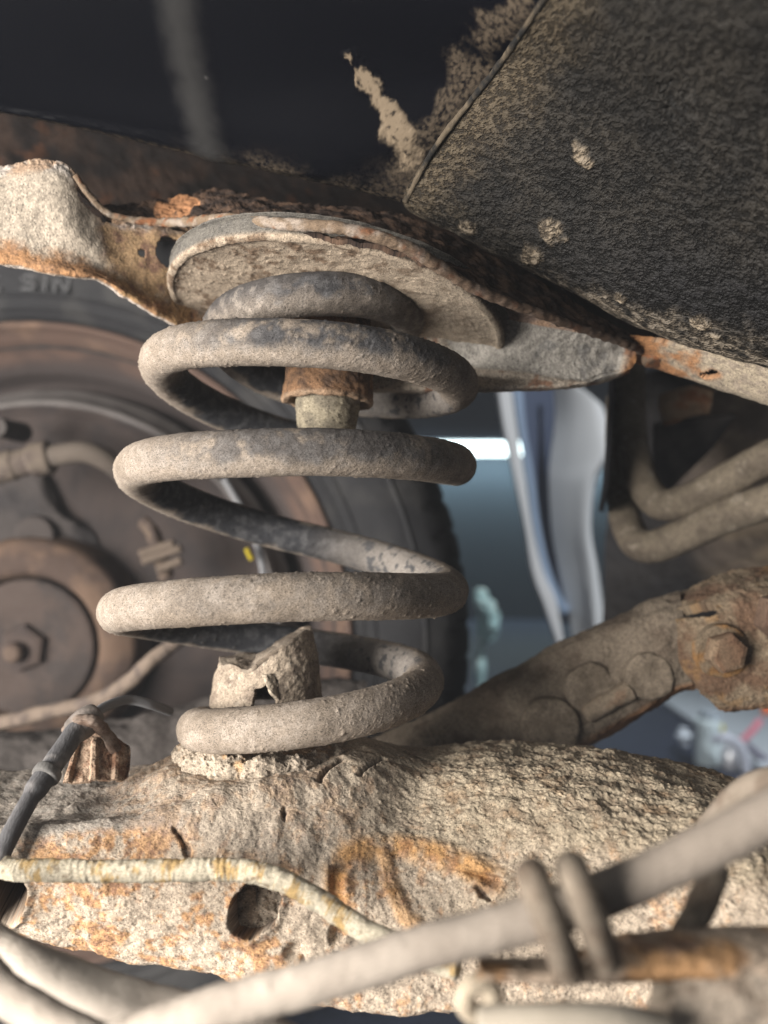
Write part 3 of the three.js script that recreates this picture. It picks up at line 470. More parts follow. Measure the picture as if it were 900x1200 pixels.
  part(gp, 'bent_tab', sheet((u, v) => V(tc.x - 0.0005 - 0.0042 * u + 0.002 * v, tc.y + 0.001 - v * 0.009 * (1 - 0.55 * u), tc.z + 0.0022 * Math.sin(u * 2) + 0.001 * v), 24, 24, { thick: 0.0014, disp: (p) => 0.0005 * fbm(p, 400, 3), color: () => [0.5, 0.42, 0.33] }), M.dirt);
}

// ------------------------------------------------------------------ rear link and its bracket
{
  const link = thing('rear_link', 'brown dusty rear link rising from behind the arm to the bolted bracket', 'suspension link', P(640, 820, 0.37));
  const at = net([
    [[400, 880, 0.40], [480, 846, 0.395], [560, 806, 0.388], [650, 756, 0.38], [740, 714, 0.372], [772, 700, 0.366], [796, 693, 0.366]],
    [[405, 892, 0.382], [485, 858, 0.377], [566, 818, 0.37], [655, 768, 0.362], [745, 728, 0.355], [775, 720, 0.35], [799, 713, 0.35]],
    [[420, 915, 0.372], [500, 885, 0.368], [580, 848, 0.362], [668, 798, 0.355], [752, 764, 0.35], [780, 760, 0.346], [804, 753, 0.346]],
    [[430, 945, 0.37], [512, 918, 0.366], [592, 888, 0.36], [684, 850, 0.353], [762, 812, 0.349], [784, 798, 0.346], [808, 791, 0.346]],
    [[440, 960, 0.376], [520, 936, 0.37], [602, 906, 0.364], [694, 868, 0.357], [772, 822, 0.352], [790, 810, 0.348], [814, 803, 0.348]],
    [[440, 950, 0.395], [520, 926, 0.39], [602, 896, 0.382], [694, 862, 0.374], [772, 816, 0.368], [790, 806, 0.364], [814, 799, 0.364]],
    [[410, 900, 0.405], [490, 870, 0.40], [570, 832, 0.395], [660, 786, 0.388], [745, 748, 0.38], [775, 734, 0.374], [799, 727, 0.374]],
  ], true);
  const groove = [[570, 830], [650, 790], [720, 760]].map((q) => pick(at, ...q));
  part(link, 'link_beam', sheet(at, 420, 240, { flip: true, disp: (p) => 0.0012 * fbm(p, 60, 3) + 0.0007 * fbm(p, 260, 4) - 0.002 * ss(0.012, 0.003, segD(p, groove)), color: (p, n, u, v) => { const w = fbm(p, 60, 4, 2), low = ss(0.47, 0.55, v) * ss(0.68, 0.6, v); let c = mix([0.185, 0.15, 0.115], [0.115, 0.088, 0.066], ss(-0.2, 0.4, w)); return mix(c, [0.36, 0.18, 0.085], low * 0.7 * ss(0.35, 0.6, u)); } }), M.dirt);
  for (const [x, y, z, r] of [[760, 793, 0.3482, 0.0098], [645, 852, 0.3535, 0.0122], [692, 806, 0.3548, 0.0105]]) {
    const c = P(x, y, z);
    part(link, 'boss', turned(c, V(-0.1, 0.1, 1), [[0.0001, 0.003], [r * 0.7, 0.0031], [r * 0.93, 0.0026], [r, 0.001], [r * 1.02, -0.004]], 90, 36, { disp: (p) => 0.0011 * fbm(p, 120, 4), color: (p) => mix([0.21, 0.17, 0.13], [0.15, 0.12, 0.09], ss(-0.2, 0.5, fbm(p, 120, 3, 3))) }), M.dirt);
  }
  part(link, 'rib', tube(curve([P(686, 838, 0.353), P(712, 823, 0.35), P(742, 806, 0.348)]), 0.0042, 80, 24, { disp: (p) => 0.0007 * fbm(p, 200, 4), color: (p) => mix([0.22, 0.175, 0.13], RUST, 0.3 * ss(0, 0.5, fbm(p, 150, 3))) }), M.dirt);

  const br = thing('subframe_bracket', 'rusty bracket with slot and hex bolt clamping the rear link end', 'bracket', P(850, 760, 0.34));
  const B = net([
    [[786, 700, 0.372], [818, 684, 0.37], [860, 668, 0.366], [910, 664, 0.36], [990, 668, 0.352]],
    [[788, 712, 0.352], [822, 704, 0.345], [862, 694, 0.34], [910, 690, 0.336], [990, 694, 0.33]],
    [[794, 738, 0.342], [824, 732, 0.336], [862, 726, 0.332], [910, 722, 0.328], [990, 724, 0.322]],
    [[796, 775, 0.339], [826, 778, 0.333], [864, 775, 0.329], [910, 770, 0.325], [990, 772, 0.32]],
    [[812, 800, 0.339], [830, 814, 0.333], [866, 812, 0.329], [910, 806, 0.325], [990, 808, 0.32]],
    [[822, 808, 0.342], [842, 830, 0.338], [868, 832, 0.334], [910, 827, 0.33], [990, 826, 0.325]],
    [[824, 806, 0.36], [844, 827, 0.356], [868, 829, 0.352], [910, 824, 0.348], [990, 824, 0.342]],
  ]);
  const slot = [[796, 717], [832, 714]].map((q) => pick(B, ...q));
  part(br, 'bracket_plate', sheet(B, 260, 240, { thick: 0.004, hole: (p) => segD(p, slot) + 0.0006 * N(p, 300) < 0.0030, disp: (p) => 0.0011 * fbm(p, 110, 4) + 0.0005 * fbm(p, 400, 3), color: (p, n, u, v) => { const w = fbm(p, 75, 4, 5); let c = mix([0.19, 0.145, 0.10], [0.115, 0.07, 0.045], ss(-0.3, 0.3, w)); c = mix(c, [0.24, 0.14, 0.06], 0.45 * ss(0.2, 0.5, fbm(p, 110, 3, 9))); return mix(c, [0.33, 0.18, 0.1], ss(0.74, 0.82, v) * 0.5); } }), M.dirt);
  const bc = P(846, 763, 0.329);
  part(br, 'washer', turned(bc, V(0, 0, 1), [[0.0001, 0.0012], [0.009, 0.0012], [0.0102, 0.0004], [0.0105, -0.003]], 80, 24, { disp: (p) => 0.0006 * fbm(p, 200, 4), color: (p) => mix([0.17, 0.13, 0.09], [0.22, 0.12, 0.05], ss(-0.1, 0.4, fbm(p, 100, 3))) }), M.dirt);
  const hexPts = (r) => [...Array(6).keys()].map((i) => [Math.cos(i * Math.PI / 3 + 0.3) * r, Math.sin(i * Math.PI / 3 + 0.3) * r]);
  const hb = plate(hexPts(0.0054), 0.0045, 0.0022); hb.translate(bc.x, bc.y, bc.z + 0.001);
  part(br, 'bolt', paintGeo(hb, (p) => mix([0.19, 0.135, 0.09], [0.14, 0.08, 0.05], ss(-0.2, 0.4, fbm(p, 180, 3)))), M.dirt);
  const hb2 = plate(hexPts(0.0085), 0.007, 0.0018); hb2.translate(...P(914, 722, 0.326).toArray());
  part(br, 'bolt', paintGeo(hb2, (p) => mix([0.13, 0.085, 0.06], [0.09, 0.055, 0.04], ss(-0.2, 0.4, fbm(p, 180, 3)))), M.dirt);
}

// ------------------------------------------------------------------ the two pipes at the right
for (const [label, list, r] of [
  ['upper of the two dusty bent pipes beside the rear plate', [[738, 400, 0.47], [738, 450, 0.465], [740, 510, 0.455], [752, 562, 0.445], [774, 590, 0.435], [806, 586, 0.425], [852, 562, 0.41], [900, 537, 0.40], [980, 498, 0.38]], 0.0082],
  ['lower of the two dusty bent pipes with pale bent end', [[728, 460, 0.50], [727, 540, 0.485], [731, 595, 0.465], [742, 630, 0.45], [762, 641, 0.437], [800, 628, 0.425], [850, 605, 0.412], [900, 588, 0.40], [980, 560, 0.38]], 0.0085],
]) single('steel_pipe', tube(curve(list.map((q) => P(...q))), r, 500, 40, { disp: (p) => 0.0003 * fbm(p, 160, 3), color: (p) => { const w = fbm(p, 70, 4, 2); return mix(mix([0.20, 0.165, 0.125], [0.135, 0.11, 0.085], ss(-0.2, 0.4, w)), [0.36, 0.31, 0.25], 0.6 * ss(0.3, 0.55, fbm(p, 140, 3, 5))); } }), M.dirt, label, 'pipe', 'bent pipes under the car');

// ------------------------------------------------------------------ wheel, brake
const HUB = P(35, 757, 0.565);
{
  const wheel = thing('wheel', 'dark car wheel with rusty inner rim and black tyre behind the spring', 'wheel', V(HUB.x, 0, HUB.z));
  const Z = V(0, 0, 1), c = HUB;
  part(wheel, 'tyre', turned(c, Z, [[0.2, -0.015], [0.213, -0.001], [0.217, 0.005], [0.224, 0.010], [0.232, 0.0135], [0.240, 0.0155], [0.25, 0.0165], [0.26, 0.0155], [0.27, 0.012], [0.278, 0.007], [0.284, 0.0], [0.290, -0.012], [0.2935, -0.025], [0.2945, -0.06], [0.2945, -0.16], [0.288, -0.19], [0.25, -0.205], [0.2, -0.19]], 1080, 200, {
    disp: (p, n, u, v) => { const q = Math.hypot(p.x - c.x, p.y - c.y); const rib = [0.222, 0.2295, 0.262].reduce((s, r) => s + 0.0012 * ss(0.0012, 0.0004, Math.abs(q - r)), 0), a = u * 84, b = a - Math.floor(a); return rib - (q > 0.272 ? 0.0016 * ss(0.274, 0.282, q) * ss(0.16, 0.1, Math.abs(b - 0.5)) : 0) + 0.0003 * fbm(p, 60, 2); },
    color: (p) => mix([0.014, 0.014, 0.0155], [0.028, 0.027, 0.0265], ss(-0.3, 0.5, fbm(p, 30, 4))) }), M.rubber);
  part(wheel, 'rim', turned(c, Z, [[0.2135, -0.004], [0.2145, 0.002], [0.2125, 0.005], [0.2105, 0.0035], [0.208, -0.002], [0.2035, -0.009], [0.199, -0.018], [0.193, -0.026], [0.186, -0.034], [0.183, -0.042], [0.178, -0.05], [0.16, -0.056], [0.1, -0.06], [0.0001, -0.06]], 420, 140, { disp: (p) => 0.0004 * fbm(p, 60, 3), color: (p, n, u, v) => { const w = fbm(p, 26, 4, 3), q = Math.hypot(p.x - c.x, p.y - c.y); let k = mix([0.088, 0.058, 0.046], [0.055, 0.04, 0.035], ss(-0.2, 0.4, w)); k = mix(k, [0.042, 0.034, 0.032], ss(0.197, 0.188, q)); return mix(k, [0.18, 0.115, 0.08], 0.7 * ss(0.198, 0.206, q) * ss(-0.1, 0.5, w)); } }), M.soft);
  // raised letters on the sidewall
  const strokes = { E: [[0, 0, 0, 1], [0, 0, 1, 0], [0, .5, .8, .5], [0, 1, 1, 1]], S: [[1, 1, 0, 1], [0, 1, 0, .5], [0, .5, 1, .5], [1, .5, 1, 0], [1, 0, 0, 0]], I: [[.5, 0, .5, 1]], N: [[0, 0, 0, 1], [0, 1, 1, 0], [1, 0, 1, 1]], R: [[0, 0, 0, 1], [0, 1, 1, 1], [1, 1, 1, .5], [1, .5, 0, .5], [.4, .5, 1, 0]] };
  const geos = {};
  [['R', 97.5], ['E', 94.2], ['S', 88.6], ['I', 86.0], ['N', 83.4]].forEach(([ch, deg]) => {
    const bars = strokes[ch].map(([x0, y0, x1, y1]) => { const L = Math.hypot((x1 - x0) * 0.008, (y1 - y0) * 0.0085), g = new THREE.BoxGeometry(L + 0.0014, 0.0015, 0.0016); g.rotateZ(Math.atan2((y1 - y0) * 0.0085, (x1 - x0) * 0.008)); g.translate(((x0 + x1) / 2 - 0.5) * 0.008, ((y0 + y1) / 2 - 0.5) * 0.0085, 0); return g; });
    const g = mergeGeometries(bars), a = deg * Math.PI / 180; g.rotateZ(a - Math.PI / 2); g.translate(c.x + Math.cos(a) * 0.2365, c.y + Math.sin(a) * 0.2365, c.z + 0.0155);
    part(wheel, 'letter', g, plain([0.05, 0.05, 0.052], { roughness: 0.7 }));
  });

  const brake = thing('brake_assembly', 'dark brown drum brake with backing plate inside the rusty rim', 'brake', V(HUB.x, HUB.y, HUB.z));
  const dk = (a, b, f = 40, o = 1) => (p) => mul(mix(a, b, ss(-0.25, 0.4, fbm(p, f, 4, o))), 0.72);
  part(brake, 'backing_plate', turned(c, Z, [[0.0001, -0.022], [0.12, -0.022], [0.150, -0.023], [0.158, -0.020], [0.1625, -0.0165], [0.1655, -0.018], [0.169, -0.026], [0.174, -0.034]], 300, 90, { disp: (p) => 0.0008 * fbm(p, 40, 3), color: (p) => { const q = Math.hypot(p.x - c.x, p.y - c.y); return mix(dk([0.052, 0.040, 0.036], [0.035, 0.029, 0.028])(p), [0.12, 0.11, 0.105], ss(0.1605, 0.1625, q) * 0.8); } }), M.soft);
  part(brake, 'hub_ring', turned(c, Z, [[0.046, 0.0], [0.049, 0.006], [0.055, 0.008], [0.064, 0.006], [0.071, 0.0], [0.075, -0.02]], 200, 50, { disp: (p) => 0.0007 * fbm(p, 60, 4), color: dk([0.13, 0.085, 0.06], [0.075, 0.052, 0.042]) }), M.soft);
  part(brake, 'hub_cap', turned(c, Z, [[0.0001, 0.006], [0.012, 0.006], [0.02, 0.0055], [0.028, 0.0068], [0.036, 0.0064], [0.042, 0.006], [0.0445, 0.004], [0.0452, -0.004]], 200, 60, { disp: (p) => 0.0005 * fbm(p, 80, 4), color: dk([0.075, 0.056, 0.048], [0.05, 0.041, 0.038]) }), M.soft);
  const hex = (r) => [...Array(6).keys()].map((i) => [Math.cos(i * Math.PI / 3 + 0.4) * r, Math.sin(i * Math.PI / 3 + 0.4) * r]);
  const nut = plate(hex(0.0115), 0.002, 0.0038); nut.translate(c.x - 0.001, c.y, c.z + 0.006);
  const nm = part(brake, 'nut', paintGeo(nut, dk([0.078, 0.057, 0.048], [0.052, 0.041, 0.038])), M.soft);
  part(nm, 'stud', turned(V(c.x - 0.004, c.y - 0.002, c.z + 0.014), Z, [[0.0001, 0.006], [0.004, 0.0058], [0.0065, 0.003], [0.0068, -0.001]], 40, 16, { color: dk([0.12, 0.085, 0.065], [0.07, 0.05, 0.045]) }), M.soft);
  // cast knuckle above the hub
  part(brake, 'knuckle', sheet(net([
    [[-60, 552, 0.586], [0, 553, 0.584], [42, 546, 0.582], [56, 560, 0.584], [84, 604, 0.590]],
    [[-60, 590, 0.578], [0, 590, 0.574], [40, 584, 0.574], [62, 594, 0.576], [86, 612, 0.584]],
    [[-60, 630, 0.578], [0, 630, 0.574], [40, 630, 0.574], [84, 620, 0.578], [108, 624, 0.584]],
    [[-60, 670, 0.580], [0, 670, 0.578], [50, 665, 0.578], [92, 655, 0.582], [120, 660, 0.586]],
    [[-60, 740, 0.590], [0, 740, 0.590], [50, 735, 0.590], [100, 715, 0.590], [126, 730, 0.592]],
  ]), 90, 90, { thick: 0.015, disp: (p) => 0.002 * fbm(p, 28, 3) + 0.0006 * fbm(p, 150, 3), color: dk([0.058, 0.05, 0.047], [0.036, 0.032, 0.032], 30, 4) }), M.soft);
  part(brake, 'boss', turned(P(42, 628, 0.573), V(0, 0, 1), [[0.0001, 0.004], [0.010, 0.004], [0.0135, 0.002], [0.015, -0.01]], 60, 24, { color: dk([0.062, 0.052, 0.048], [0.045, 0.038, 0.036]) }), M.soft);
  part(brake, 'boss', turned(P(2, 502, 0.53), V(0, 0, 1), [[0.0001, 0.006], [0.0045, 0.006], [0.006, 0.003], [0.0068, -0.03]], 40, 24, { color: dk([0.085, 0.075, 0.07], [0.05, 0.045, 0.043]) }), M.soft);
  // adjuster and its clip on the plate
  const cl = part(brake, 'adjuster', tube(curve([P(168, 612, 0.545), P(180, 625, 0.54), P(188, 650, 0.54), P(196, 678, 0.545)]), 0.0045, 60, 20, { disp: (p) => 0.0016 * fbm(p, 150, 3), color: dk([0.13, 0.095, 0.07], [0.07, 0.052, 0.045], 120) }), M.soft);
  for (const [x0, y0, x1, y1] of [[163, 650, 205, 636], [166, 658, 214, 642], [184, 668, 214, 656]]) part(cl, 'clip', tube(curve([P(x0, y0, 0.533), P(x1, y1, 0.533)]), 0.0028, 20, 12, { disp: (p) => 0.0006 * N(p, 300), color: () => [0.10, 0.077, 0.06] }), M.soft);
  // brake hose with crimped end
  const hose = thing('brake_hose', 'pale dusty brake hose with a crimped end above the hub', 'hose', P(60, 535, 0.52));
  part(hose, 'hose_line', tube(curve([P(40, 540, 0.525), P(70, 533, 0.52), P(100, 530, 0.52), P(126, 540, 0.525), P(150, 560, 0.535)]), 0.0066, 120, 24, { color: dk([0.12, 0.098, 0.08], [0.085, 0.07, 0.06]) }), M.soft);
  part(hose, 'ferrule', turned(P(24, 543, 0.523), V(1, 0.22, 0), [[0.0001, -0.022], [0.0085, -0.022], [0.0095, -0.02], [0.0095, -0.004], [0.0085, -0.002], [0.0085, 0.006], [0.0105, 0.008], [0.0105, 0.018], [0.009, 0.02], [0.0001, 0.02]], 40, 60, { sharp: true, color: dk([0.14, 0.112, 0.088], [0.09, 0.07, 0.06], 90) }), M.soft);
}
// wires behind the coils
single('sensor_wire', tube(curve([P(262, 560, 0.5), P(285, 600, 0.5), P(302, 640, 0.5), P(312, 690, 0.5), P(318, 740, 0.5)]), 0.0022, 120, 14, { color: () => [0.14, 0.14, 0.145] }), M.soft, 'thin grey sensor wire hanging behind the middle coils', 'wire');
single('yellow_clip', tube(curve([P(289, 642, 0.492), P(292, 650, 0.492), P(296, 656, 0.492)]), 0.0016, 20, 12, { color: () => [0.26, 0.2, 0.015] }), M.soft, 'small yellow clip on the wire behind the middle coils', 'clip');
single('handbrake_rod', tube(curve([P(-40, 858, 0.46), P(40, 838, 0.46), P(110, 822, 0.46), P(150, 800, 0.46), P(180, 772, 0.46), P(230, 735, 0.47)]), 0.0042, 160, 16, { disp: (p) => 0.0006 * fbm(p, 150, 3), color: (p) => mix([0.15, 0.115, 0.09], [0.09, 0.07, 0.06], ss(-0.2, 0.4, fbm(p, 90, 3))) }), M.soft, 'brown bent rod crossing below the wheel hub', 'rod');
single('trailing_arm', sheet(net([
  [[-120, 862, 0.47], [40, 858, 0.46], [140, 845, 0.455], [230, 822, 0.45], [340, 800, 0.445], [430, 800, 0.44]],
  [[-120, 880, 0.43], [40, 872, 0.43], [140, 862, 0.43], [230, 842, 0.425], [340, 822, 0.42], [430, 820, 0.42]],
  [[-120, 930, 0.41], [40, 925, 0.41], [140, 915, 0.41], [230, 900, 0.41], [340, 885, 0.405], [430, 880, 0.405]],
  [[-120, 1000, 0.40], [40, 1000, 0.40], [140, 990, 0.40], [230, 980, 0.40], [340, 960, 0.40], [430, 950, 0.40]],
  [[-120, 1000, 0.44], [40, 1000, 0.44], [140, 990, 0.44], [230, 980, 0.44], [340, 960, 0.44], [430, 950, 0.44]],
  [[-120, 920, 0.49], [40, 915, 0.48], [140, 905, 0.475], [230, 890, 0.47], [340, 870, 0.465], [430, 860, 0.46]],
], true), 220, 120, { flip: true, disp: (p) => 0.003 * fbm(p, 30, 3) + 0.0008 * fbm(p, 170, 4), color: (p) => mix([0.085, 0.075, 0.07], [0.05, 0.043, 0.04], ss(-0.25, 0.4, fbm(p, 60, 4))) }), M.dirt, 'dark dusty trailing arm between the wheel hub and the spring perch', 'suspension arm');

// ------------------------------------------------------------------ cables on and before the arm
{
  const abs = thing('sensor_cable', 'black sleeved sensor cable looping over the left end of the arm', 'cable', P(50, 920, 0.27));
  part(abs, 'sleeve', tube(curve([P(-40, 1080, 0.238), P(-8, 1020, 0.24), P(14, 975, 0.246), P(38, 932, 0.256), P(62, 896, 0.266), P(92, 852, 0.28)]), (t) => 0.0027 + 0.0007 * ss(0.58, 0.64, t), 260, 30, { disp: (p) => 0.00015 * fbm(p, 200, 3), color: (p, n) => mix([0.075, 0.073, 0.075], [0.16, 0.15, 0.145], ss(0, 0.6, fbm(p, 120, 3))) }), M.soft);
  part(abs, 'collar', turned(P(55, 907, 0.2625), P(62, 896, 0.266).sub(P(38, 932, 0.256)), [[0.003, -0.0017], [0.0041, -0.0014], [0.0044, 0.0], [0.0041, 0.0014], [0.003, 0.0017]], 40, 20, { color: (p) => mix([0.10, 0.095, 0.09], [0.17, 0.16, 0.15], ss(-0.2, 0.4, fbm(p, 200, 3))) }), M.soft);
  part(abs, 'grommet', turned(P(98, 848, 0.282), V(0.6, 0.55, -0.55), [[0.0001, -0.0055], [0.0035, -0.005], [0.0045, -0.003], [0.0048, 0.001], [0.0042, 0.004], [0.003, 0.006], [0.0001, 0.0065]], 50, 40, { color: (p) => mix([0.11, 0.095, 0.085], [0.19, 0.16, 0.14], ss(-0.2, 0.4, fbm(p, 200, 3))) }), M.soft);
  part(abs, 'wire', tube(curve([P(104, 842, 0.284), P(124, 828, 0.295), P(150, 820, 0.305), P(178, 826, 0.31), P(200, 834, 0.32)]), 0.0017, 100, 14, { color: () => [0.16, 0.16, 0.165] }), M.soft);

  const cb = thing('cable_bracket', 'small ridged rusty bracket holding the cable at the arm', 'bracket', P(120, 890, 0.285));
  const at = net([
    [[92, 862, 0.289], [104, 860, 0.29], [118, 856, 0.291], [132, 860, 0.292], [143, 868, 0.293]],
    [[86, 880, 0.284], [102, 878, 0.285], [120, 876, 0.286], [138, 876, 0.288], [152, 880, 0.289]],
    [[80, 900, 0.280], [100, 898, 0.281], [120, 896, 0.282], [138, 897, 0.284], [150, 900, 0.286]],
    [[74, 918, 0.277], [98, 917, 0.278], [120, 914, 0.279], [136, 915, 0.281], [146, 916, 0.283]],
  ]);
  part(cb, 'bracket_plate', sheet(at, 130, 110, { thick: 0.0016, disp: (p, n, u, v) => 0.0016 * ss(0.25, 0.9, Math.sin(u * 19 + 0.6)) * ss(0.1, 0.3, v) + 0.0007 * fbm(p, 250, 4), color: (p, n, u, v) => { const w = fbm(p, 160, 4); return mix(mix([0.40, 0.29, 0.21], [0.22, 0.12, 0.075], ss(-0.15, 0.35, w)), [0.16, 0.1, 0.07], 0.6 * ss(0.3, 0.05, v)); } }), M.dirt);
  part(cb, 'clamp_arm', tube(curve([P(78, 858, 0.283), P(92, 846, 0.279), P(110, 846, 0.279), P(126, 862, 0.284), P(136, 880, 0.287)]), 0.0021, 80, 20, { disp: (p) => 0.0006 * fbm(p, 250, 3), color: (p) => mix([0.22, 0.17, 0.14], [0.12, 0.08, 0.06], ss(-0.2, 0.4, fbm(p, 160, 3))) }), M.dirt);

  const bp = curve([[2, 1014, 0.232], [14, 1019, 0.231], [60, 1020, 0.229], [130, 1021, 0.228], [210, 1020, 0.227], [270, 1019, 0.226], [320, 1028, 0.224], [365, 1050, 0.222], [405, 1076, 0.219], [440, 1097, 0.215], [490, 1117, 0.210], [540, 1135, 0.206]].map((q) => P(...q)));
  single('brake_pipe', tube(bp, 0.0029, 1300, 36, { cap: 0.6, disp: (p, n, u, v) => 0.00007 * Math.sin((v * 84 + u + 1.2 * N(p, 60)) * Math.PI * 2) * (0.1 + 1.2 * ss(-0.2, 0.4, N(p, 70))) + 0.0004 * fbm(p, 320, 4), color: (p, n, u, v) => { const w = fbm(p, 150, 4, 3) + 0.45 * n3(v * 170, 3, 1), w2 = fbm(p, 380, 3, 5) + 0.3 * n3(v * 240, 9, 4); let c = mix([0.74, 0.66, 0.51], [0.62, 0.43, 0.2], ss(-0.05, 0.4, w)); return mix(c, [0.24, 0.17, 0.11], 0.6 * ss(0.3, 0.55, w2)); } }), M.dirt, 'thin rusty ribbed brake pipe running across the face of the arm', 'brake pipe');

  const hoseCol = (p) => mix(mix([0.36, 0.315, 0.265], [0.28, 0.24, 0.2], ss(-0.3, 0.4, fbm(p, 45, 3))), [0.15, 0.126, 0.104], ss(-0.035, 0.035, p.x) * 0.9);  // cable shade put into the colour, darker towards the right
  const bump = (p) => 0.00025 * fbm(p, 180, 3) + (C(p, 420)[1] > 0.93 ? 0.0002 * ss(0.4, 0.1, C(p, 300)[0]) : 0);
  single('brake_cable', tube(curve([[60, 1262, 0.158], [150, 1218, 0.157], [250, 1183, 0.155], [370, 1150, 0.153], [490, 1113, 0.151], [600, 1083, 0.149], [690, 1054, 0.147], [780, 1016, 0.145], [870, 972, 0.143], [960, 925, 0.141]].map((q) => P(...q))), (t) => 0.00385, 420, 36, { disp: bump, color: hoseCol }), M.soft, 'thick blurred grey cable slanting across the foreground through the hooked clip', 'cable', 'cables before the arm');
  single('brake_cable', tube(curve([[-90, 1020, 0.215], [-40, 1080, 0.205], [6, 1117, 0.198], [70, 1145, 0.19], [140, 1172, 0.184], [210, 1190, 0.179], [300, 1215, 0.17], [380, 1260, 0.16]].map((q) => P(...q))), 0.0048, 300, 36, { disp: bump, color: hoseCol }), M.soft, 'pale dusty cable curving along the lower edge of the arm at its left end', 'cable', 'cables before the arm');
  single('brake_cable', tube(curve([[-70, 1060, 0.19], [-34, 1118, 0.182], [2, 1160, 0.174], [50, 1192, 0.168], [110, 1222, 0.163], [190, 1262, 0.158]].map((q) => P(...q))), 0.0038, 260, 36, { disp: bump, color: hoseCol }), M.soft, 'pale cable in the bottom corner in front of the other curving cable', 'cable', 'cables before the arm');

  const clip = thing('cable_clip', 'blurred rusty clip with two hooked fingers gripping the foreground cable', 'clip', P(680, 1110, 0.148));
  const tan = (p) => mix([0.20, 0.165, 0.13], [0.14, 0.108, 0.082], ss(-0.2, 0.4, fbm(p, 120, 3, 4)));
  for (const [x0, y0, x1, y1] of [[622, 1020, 668, 1140], [668, 1012, 712, 1128]]) part(clip, 'finger', tube(curve([P(x0 + 14, y0 + 34, 0.154), P(x0 + 2, y0 + 6, 0.147), P(x0 + 4, y0 + 12, 0.1405), P(lerp(x0, x1, 0.3), lerp(y0, y1, 0.3), 0.1385), P(lerp(x0, x1, 0.65), lerp(y0, y1, 0.65), 0.1395), P(x1, y1, 0.146)]), 0.0028, 120, 20, { disp: (p) => 0.0002 * fbm(p, 300, 3), color: tan }), M.dirt);
  part(clip, 'base_plate', sheet(net([
    [[560, 1118, 0.160], [650, 1118, 0.158], [740, 1092, 0.158], [830, 1086, 0.158], [960, 1080, 0.158]],
    [[560, 1134, 0.152], [650, 1134, 0.15], [740, 1116, 0.15], [830, 1112, 0.15], [960, 1110, 0.15]],
    [[560, 1146, 0.149], [650, 1150, 0.147], [740, 1146, 0.147], [830, 1142, 0.147], [960, 1145, 0.147]],
    [[560, 1150, 0.154], [650, 1154, 0.152], [740, 1152, 0.152], [830, 1152, 0.152], [960, 1160, 0.152]],
  ]), 200, 60, { thick: 0.0012, disp: (p) => 0.0009 * fbm(p, 140, 4), color: (p) => { const w = fbm(p, 75, 4, 3); return mix([0.33, 0.26, 0.2], mix([0.36, 0.19, 0.075], [0.17, 0.095, 0.06], ss(-0.2, 0.4, fbm(p, 110, 3, 8))), 0.8 * ss(-0.05, 0.4, w)); } }), M.dirt);
  part(clip, 'stay', tube(curve([P(842, 1010, 0.168), P(822, 1060, 0.165), P(802, 1100, 0.16), P(780, 1170, 0.155), P(772, 1240, 0.15)]), 0.0028, 80, 18, { disp: (p) => 0.0004 * fbm(p, 200, 3), color: tan }), M.dirt);
  part(clip, 'side_plate', sheet(net([
    [[790, 1150, 0.148], [860, 1140, 0.148], [960, 1130, 0.148]], [[785, 1190, 0.145], [860, 1185, 0.145], [960, 1180, 0.145]], [[780, 1250, 0.147], [860, 1250, 0.147], [960, 1250, 0.147]],
  ]), 70, 50, { thick: 0.002, disp: (p) => 0.0006 * fbm(p, 160, 4), color: (p) => mix([0.34, 0.285, 0.23], [0.22, 0.17, 0.13], ss(-0.2, 0.4, fbm(p, 100, 3))) }), M.dirt);
  part(clip, 'lower_bar', tube(curve([P(560, 1200, 0.142), P(640, 1196, 0.14), P(720, 1198, 0.14), P(780, 1208, 0.142)]), 0.0028, 90, 20, { color: () => [0.29, 0.255, 0.205] }), M.soft);
  part(clip, 'eyelet', tube(curve([...Array(12).keys()].map((i) => P(562 + 17 * Math.cos(i * Math.PI / 6), 1170 + 19 * Math.sin(i * Math.PI / 6), 0.15)), true), 0.0018, 90, 14, { cap: 0, disp: (p) => 0.0004 * fbm(p, 260, 3), color: () => [0.45, 0.38, 0.29] }), M.dirt);
  single('upper_hose', tube(curve([P(815, 1000, 0.20), P(842, 962, 0.192), P(868, 934, 0.186), P(900, 918, 0.18), P(980, 906, 0.176)]), 0.0033, 90, 24, { disp: (p) => 0.0002 * fbm(p, 200, 3), color: tan }), M.soft, 'short dusty hose end above the thick cable at the arm', 'hose');
}

